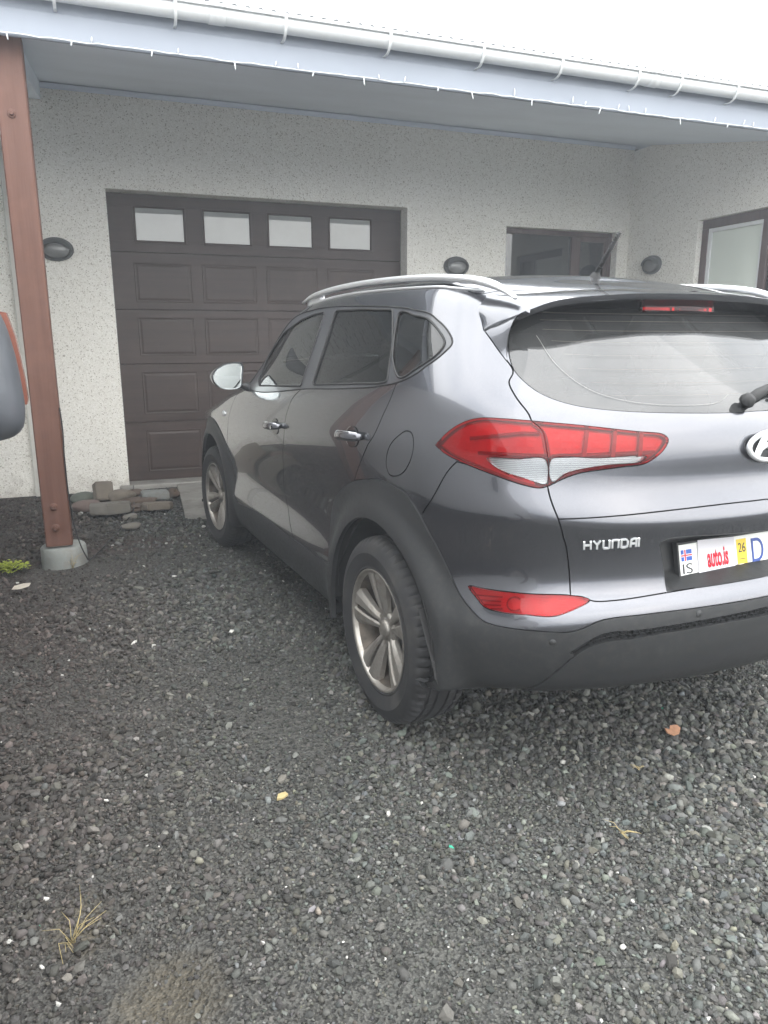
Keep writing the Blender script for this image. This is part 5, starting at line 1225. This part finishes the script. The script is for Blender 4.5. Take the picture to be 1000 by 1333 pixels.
def mat_ground():
    m,t,b=nodes_of('gravel_grit'); vec=coords(t)
    v=N_(t,'ShaderNodeTexVoronoi',Scale=130.0); t.links.new(vec,v.inputs['Vector']); v2=N_(t,'ShaderNodeTexVoronoi',Scale=60.0); t.links.new(vec,v2.inputs['Vector'])
    sep=t.nodes.new('ShaderNodeSeparateColor'); t.links.new(v.outputs['Color'],sep.inputs[0])
    grit=ramp(t,.0,1.0,(.020,.0205,.0195),(.100,.100,.092),sep.outputs[0])
    big=noise(t,vec,1.1,6,.6)
    # reddish soil to the left and by the wall
    sx=t.nodes.new('ShaderNodeSeparateXYZ'); c=t.nodes.new('ShaderNodeTexCoord'); t.links.new(c.outputs['Object'],sx.inputs[0])
    mr=N_(t,'ShaderNodeMapRange'); t.links.new(sx.outputs['X'],mr.inputs[0]); mr.inputs[1].default_value=-1.1; mr.inputs[2].default_value=-2.3; mr.inputs[3].default_value=0; mr.inputs[4].default_value=1
    my=N_(t,'ShaderNodeMapRange'); t.links.new(sx.outputs['Y'],my.inputs[0]); my.inputs[1].default_value=-1.2; my.inputs[2].default_value=2.6; my.inputs[3].default_value=.25; my.inputs[4].default_value=1
    mu_=N_(t,'ShaderNodeMath',operation='MULTIPLY'); t.links.new(mr.outputs[0],mu_.inputs[0]); t.links.new(my.outputs[0],mu_.inputs[1])
    m2=N_(t,'ShaderNodeMath',operation='MULTIPLY'); t.links.new(mu_.outputs[0],m2.inputs[0]); t.links.new(ramp(t,.35,.62,(.25,)*3,(1,1,1),big).outputs[0],m2.inputs[1])
    soil=ramp(t,.0,1.0,(.030,.025,.023),(.105,.088,.080),sep.outputs[1])
    col=mixc(t,m2.outputs[0],grit.outputs[0],soil.outputs[0])
    # sandy bare spot
    def spot(x,y,rx,ry):
        d=t.nodes.new('ShaderNodeVectorMath'); d.operation='SUBTRACT'; t.links.new(c.outputs['Object'],d.inputs[0]); d.inputs[1].default_value=(x,y,0)
        k=t.nodes.new('ShaderNodeVectorMath'); k.operation='MULTIPLY'; t.links.new(d.outputs[0],k.inputs[0]); k.inputs[1].default_value=(1/rx,1/ry,0)
        l=t.nodes.new('ShaderNodeVectorMath'); l.operation='LENGTH'; t.links.new(k.outputs[0],l.inputs[0])
        ad=N_(t,'ShaderNodeMath',operation='MULTIPLY_ADD'); t.links.new(noise(t,vec,9,5,.6),ad.inputs[0]); ad.inputs[1].default_value=.9; t.links.new(l.outputs['Value'],ad.inputs[2]); hf=N_(t,'ShaderNodeMath',operation='MULTIPLY'); t.links.new(ad.outputs[0],hf.inputs[0]); hf.inputs[1].default_value=.4; return ramp(t,.36,.58,(.6,.6,.6),(0,0,0),hf.outputs[0]).outputs[0]
    sand=ramp(t,.0,1.0,(.055,.047,.034),(.15,.13,.095),sep.outputs[1])
    col=mixc(t,spot(-1.84,-.92,.15,.17),col,sand.outputs[0]); col=mixc(t,spot(-2.0,-.60,.09,.13),col,sand.outputs[0])
    redd=ramp(t,.0,1.0,(.028,.016,.014),(.085,.052,.044),sep.outputs[2]); col=mixc(t,spot(-1.45,3.0,.55,.30),col,redd.outputs[0])
    t.links.new(col,b.inputs['Base Color']); b.inputs['Roughness'].default_value=.93; b.inputs['Specular IOR Level'].default_value=.25
    p1=bump(t,b,v2.outputs['Distance'],.7,.010); bump(t,b,v.outputs['Distance'],.9,.006,p1); MATS['gravel_grit']=m; return m
me.materials.append(mat_ground()); ground=link('ground',me); tag(ground,kind='structure')
# loose gravel: every stone is a small faceted lump
def stones():
    r=np.random.default_rng(5); ph=(1+5**.5)/2
    ico=np.array([(-1,ph,0),(1,ph,0),(-1,-ph,0),(1,-ph,0),(0,-1,ph),(0,1,ph),(0,-1,-ph),(0,1,-ph),(ph,0,-1),(ph,0,1),(-ph,0,-1),(-ph,0,1)])/math.hypot(1,ph)
    tri=np.array([(0,11,5),(0,5,1),(0,1,7),(0,7,10),(0,10,11),(1,5,9),(5,11,4),(11,10,2),(10,7,6),(7,1,8),(3,9,4),(3,4,2),(3,2,6),(3,6,8),(3,8,9),(4,9,5),(2,4,11),(6,2,10),(8,6,7),(9,8,1)])
    protos=[ico*(1+r.uniform(-.28,.28,(12,1)))+r.uniform(-.12,.12,(12,3)) for _ in range(40)]
    cx,cy=CAM_POS.x,CAM_POS.y
    P=[];S=[]
    A0,A1=YAW-math.radians(40),YAW+math.radians(36); WL,WR=YAW-math.radians(75),YAW+math.radians(72)
    for r0,r1,dens,smin,smed,ang0,ang1 in ((.25,.85,6000,.0040,.0062,A0,A1),(.85,2.3,14500,.0034,.0054,A0,A1),(2.3,4.2,6600,.0046,.0064,A0,A1),(4.2,8.6,1650,.0070,.0090,A0,A1),(.3,4.2,1800,.0055,.0085,WL,A0),(.3,4.2,1800,.0055,.0085,A1,WR)):
        n=int(dens*.5*(ang1-ang0)*(r1*r1-r0*r0))
        a=r.uniform(ang0,ang1,n); d=np.sqrt(r.uniform(r0*r0,r1*r1,n)); x=cx+d*np.sin(a); y=cy+d*np.cos(a)
        s=np.clip(smed*np.exp(r.normal(0,.44,n)),smin,.016)
        # drifts of coarse stones between patches of fine grit
        k=1.3*hnoise(x,y,.62,21)+.6*hnoise(x,y,.25,22)+np.where((x>-1.1)&(y<.3),.22,0.0)
        keep=(k+r.uniform(-.4,.4,n)>-.30)|((s<smed*1.1)&(r.random(n)<.62)); s=np.where(k>.15,s*1.25,s)
        nwall=x*math.sin(-TH)+y*math.cos(TH); swall=x*math.cos(TH)-y*math.sin(-TH)
        keep&=(nwall<4.86); keep&=~((np.abs(x+1.84)<.13)&(np.abs(y+.92)<.15)&(r.random(n)<.85))
        keep&=~((swall>-1.22)&(nwall>3.50)&(nwall<5.2))
        keep&=~(((x-hw(-2.10,2.545,0).x)**2+(y-hw(-2.10,2.545,0).y)**2)<.145**2)
        P.append(np.stack([x[keep],y[keep]],-1)); S.append(s[keep])
    # hand-sized strays
    P=np.concatenate(P); S=np.concatenate(S); big=r.random(len(S))<.0012; S=np.where(big,r.uniform(.015,.021,len(S)),S)
    n=len(P); q=r.normal(size=(n,4)); q/=np.linalg.norm(q,axis=1,keepdims=True); w,x,y,z=q.T
    Rm=np.stack([1-2*(y*y+z*z),2*(x*y-z*w),2*(x*z+y*w),2*(x*y+z*w),1-2*(x*x+z*z),2*(y*z-x*w),2*(x*z-y*w),2*(y*z+x*w),1-2*(x*x+y*y)],-1).reshape(n,3,3)
    sc=np.stack([S*r.uniform(.9,1.35,n),S*r.uniform(.75,1.05,n),S*r.uniform(.5,.85,n)],-1)
    pr=np.array(protos)[r.integers(0,40,n)]*sc[:,None,:]; pr=np.einsum('nij,nkj->nki',Rm,pr)*np.array([1,1,.85])
    zb=ground_h(P[:,0],P[:,1]); pr[:,:,0]+=P[:,None,0]; pr[:,:,1]+=P[:,None,1]; pr[:,:,2]+=(zb+S*r.uniform(.05,.65,n))[:,None]
    Vv=pr.reshape(-1,3); Ft=(tri[None]+12*np.arange(n)[:,None,None]).reshape(-1,3)
    val=.078*np.exp(r.normal(0,.36,n)); lt=r.random(n); val=np.where(lt<.05,r.uniform(.13,.24,n),val); 
    tint=np.stack([r.normal(.985,.05,n),r.normal(1.0,.02,n),r.normal(.91,.05,n)],-1)
    red=np.clip((-1.25-P[:,0]+.25*hnoise(P[:,0],P[:,1],.7,31))/.8,0,1)*np.clip((P[:,1]+2.4)/3.5,.45,1)*r.uniform(.3,1,n); tint=tint*(1-red[:,None])+np.array([1.22,.93,.84])*red[:,None]
    val=val*(1-.38*red)*(1+.18*np.clip((P[:,0]+1.2)/1.2,0,1)*(P[:,1]<.2)); colr=val[:,None]*tint; wh=r.random(n)<.0022; colr[wh]=r.uniform(.45,.72,(wh.sum(),1))*np.array([1,.98,.92]); gr=r.random(n)<.00003; colr[gr]=(.05,.40,.26)
    colr=np.concatenate([np.clip(colr,0.01,1),np.ones((n,1))],-1)
    me=bpy.data.meshes.new('gravel'); me.vertices.add(len(Vv)); me.vertices.foreach_set('co',Vv.ravel()); me.loops.add(Ft.size); me.loops.foreach_set('vertex_index',Ft.ravel())
    me.polygons.add(len(Ft)); me.polygons.foreach_set('loop_start',np.arange(0,Ft.size,3)); me.update(calc_edges=True)
    at_=me.color_attributes.new('stone','FLOAT_COLOR','POINT'); at_.data.foreach_set('color',np.repeat(colr,12,0).ravel().astype(np.float32))
    me.polygons.foreach_set('use_smooth',np.repeat(r.random(n)<.35,20))
    m,t,b=nodes_of('gravel_stone'); ca=t.nodes.new('ShaderNodeVertexColor'); ca.layer_name='stone'; vec=coords(t); f=noise(t,vec,260,4,.6)
    t.links.new(mixc(t,ramp(t,.3,.7,(.0,)*3,(.35,)*3,f).outputs[0],ca.outputs[0],(.03,.03,.028)),b.inputs['Base Color']); b.inputs['Roughness'].default_value=.85; b.inputs['Specular IOR Level'].default_value=.3
    bump(t,b,f,.5,.0015); me.materials.append(m); o=link('gravel',me); tag(o,'loose dark grey basalt gravel covering the yard','gravel',kind='stuff'); print('STONES',n)
stones()
# ---------------------------------------------------------------- the grey vehicle at the left edge (only its mirror shows)
van=empty('parked_van',(-3.30,0,0)); tag(van,'tall pale grey van at the left picture edge, only its grey door mirror in view','van')
simple('van_grey',(.46,.46,.46),.4,coat=.5); simple('mirror_grey',(.072,.078,.088),.42,coat=.25,var=.05,vscale=6,bumps=.1,bscale=500,bdist=.0004)
simple('indicator_amber',(.26,.10,.07),.3,coat=.8); glassy('van_glass',(.25,.27,.28),1.5)
def vring(y,zl,zb,zt,wl,wb,wt):
    r=[(-wl+.06,zl),(-wl,zl+.06),(-wl,zl+.30),(-wl*.99,zb),(-(wb+wt)/2,(zb+zt)/2),(-wt,zt-.10),(-wt+.09,zt-.02),(-wt*.5,zt)]
    full=r+[(-x,z) for x,z in r[::-1]]; return [(x,y,z) for x,z in full]
secs_=[(-2.06,.34,.80,.90,.80,.78,.66),(-2.00,.30,.95,1.10,.95,.93,.82),(-1.80,.28,1.10,1.28,1.0,.98,.88),(-1.45,.27,1.20,1.52,1.02,1.0,.90),(-1.05,.27,1.25,2.15,1.03,1.01,.90),(-.75,.27,1.25,2.55,1.03,1.01,.92),(-.45,.27,1.25,2.72,1.03,1.01,.94),(.6,.27,1.25,2.76,1.03,1.01,.95),(3.2,.27,1.25,2.74,1.03,1.01,.95),(3.45,.30,1.25,2.66,1.0,.98,.92),(3.50,.42,1.20,2.50,.95,.93,.86)]
mb=MB(); mb.loft([vring(*q) for q in secs_],True,True,True); mb.build('van_body',M('van_grey'),van,sharp=35)
def side_pane(y0,y1,s):
    mb=MB(); P=[(y0+.22 if y0<-1 else y0,1.92),(y1,1.95),(y1,1.30),(y0,1.30)]
    mb.add([(s*(1.027-(z-1.25)*.055+.008),y,z) for y,z in P]+[(s*(1.027-(z-1.25)*.055-.02),y,z) for y,z in P],[(0,1,2,3),(7,6,5,4),(0,4,5,1),(1,5,6,2),(2,6,7,3),(3,7,4,0)]); mb.build('side_window',M('van_glass'),van)
for s in (1,-1):
    for a,b in ((-1.02,-.20),): side_pane(a,b,s)
for y in (-1.40,2.25):
    for s in (1,-1):
        o=empty('wheel',(s*.915,y,.325),0,van); mb=MB(); mb.lathe([(.20,-.09),(.22,-.105),(.29,-.105),(.322,-.08),(.325,0),(.322,.08),(.29,.105),(.22,.105),(.20,.09)],40,'x'); link('tyre',mb.mesh('tyre',M('tyre_rubber')),o)
        mb=MB(); mb.lathe([(0,.08),(.06,.085),(.12,.07),(.19,.085),(.20,.09),(.20,-.09)],32,'x'); mm_=link('rim',mb.mesh('rim',M('steel_dull')),o); mm_.scale=(s,1,1)
        mb=MB(); mb.lathe([(0,.101),(.345,.101),(.345,.112),(.0,.112)],40,'x'); a_=link('arch_gap',mb.mesh('arch_gap',M('liner_black')),o); a_.scale=(s*-.2+0,1,1)
# the mirror: seen from its front, the glass faces away
def vm():
    W_=[(.015,1.470),(.06,1.492),(.12,1.495),(.175,1.470),(.197,1.435),(.208,1.39),(.2135,1.34),(.215,1.30),(.211,1.277),(.198,1.264),(.17,1.257),(.10,1.252),(.03,1.256),(.005,1.285),(.0,1.38)]
    c=catmull([(x-2.199+3.30,z) for x,z in W_],.012,True); cx,cz=1.205,1.37
    def ring(k,y): return [(cx+(a-cx)*k,y,cz+(b-cz)*k) for a,b in c]
    mb=MB(); mb.loft([ring(.2,-1.245),ring(.62,-1.238),ring(.86,-1.215),ring(.965,-1.18),ring(1.0,-1.14),ring(1.0,-1.09),ring(.965,-1.07),ring(.93,-1.078)],True,True,True)
    h=mb.build('door_mirror',M('mirror_grey'),van,sharp=60)
    # moulded ridge
    mb=MB(); mb.tube([(1.16,-1.229,1.315),(1.21,-1.233,1.318),(1.255,-1.222,1.321)],[.001,.004,.0008],8,flat=.6); mb.build('mirror_ridge',M('mirror_grey'),h)
    mb=MB(); r=ring(.93,-1.079); mb.add(r,[tuple(range(len(r)))]); mb.build('mirror_glass',M('mirror_glass'),h)
    # wrap-round indicator on the outer edge
    mb=MB(); rings=[]
    for x,z,k in [(q_[0]+.10,q_[1],q_[2]) for q_ in ((1.197,1.4415,.3),(1.206,1.440,.8),(1.2145,1.405,1),(1.2185,1.370,1),(1.2215,1.340,1),(1.2225,1.312,.8),(1.2205,1.303,.3))]:
        rings.append([(x-.030,-1.062,z),(x-.002,-1.064-.004*k,z),(x,-1.05,z),(x-.003,-1.032,z),(x-.030,-1.03,z)])
    mb.loft(rings,True,True,True); mb.build('mirror_indicator',M('indicator_amber'),h,sharp=45)
    mb=MB(); mb.loft([[(1.13,-1.16,1.27),(1.13,-1.09,1.27),(1.13,-1.09,1.33),(1.13,-1.16,1.33)],[(.98,-1.14,1.14),(.98,-1.04,1.14),(.98,-1.04,1.21),(.98,-1.14,1.21)]],True,True,True); mb.build('mirror_arm',M('trim_plastic'),h)
vm()
mb=MB(); mb.box((-1.0,3.46,.36),(1.035,3.60,.56),bev=.03); mb.build('rear_bumper',M('trim_plastic'),van)
# ---------------------------------------------------------------- thin haze box added to stand in for a lens veil
mb=MB(); mb.box((-112,-112,-1.1),(112,112,4.9)); m=bpy.data.materials.new('haze_veil'); m.use_nodes=True; t=m.node_tree; t.nodes.clear()
o_=t.nodes.new('ShaderNodeOutputMaterial'); pv=t.nodes.new('ShaderNodeVolumePrincipled'); pv.inputs['Color'].default_value=(.86,.92,1.0,1); pv.inputs['Density'].default_value=.009; pv.inputs['Anisotropy'].default_value=.2
t.links.new(pv.outputs[0],o_.inputs['Volume']); o=mb.build('haze',m); tag(o,kind='stuff')
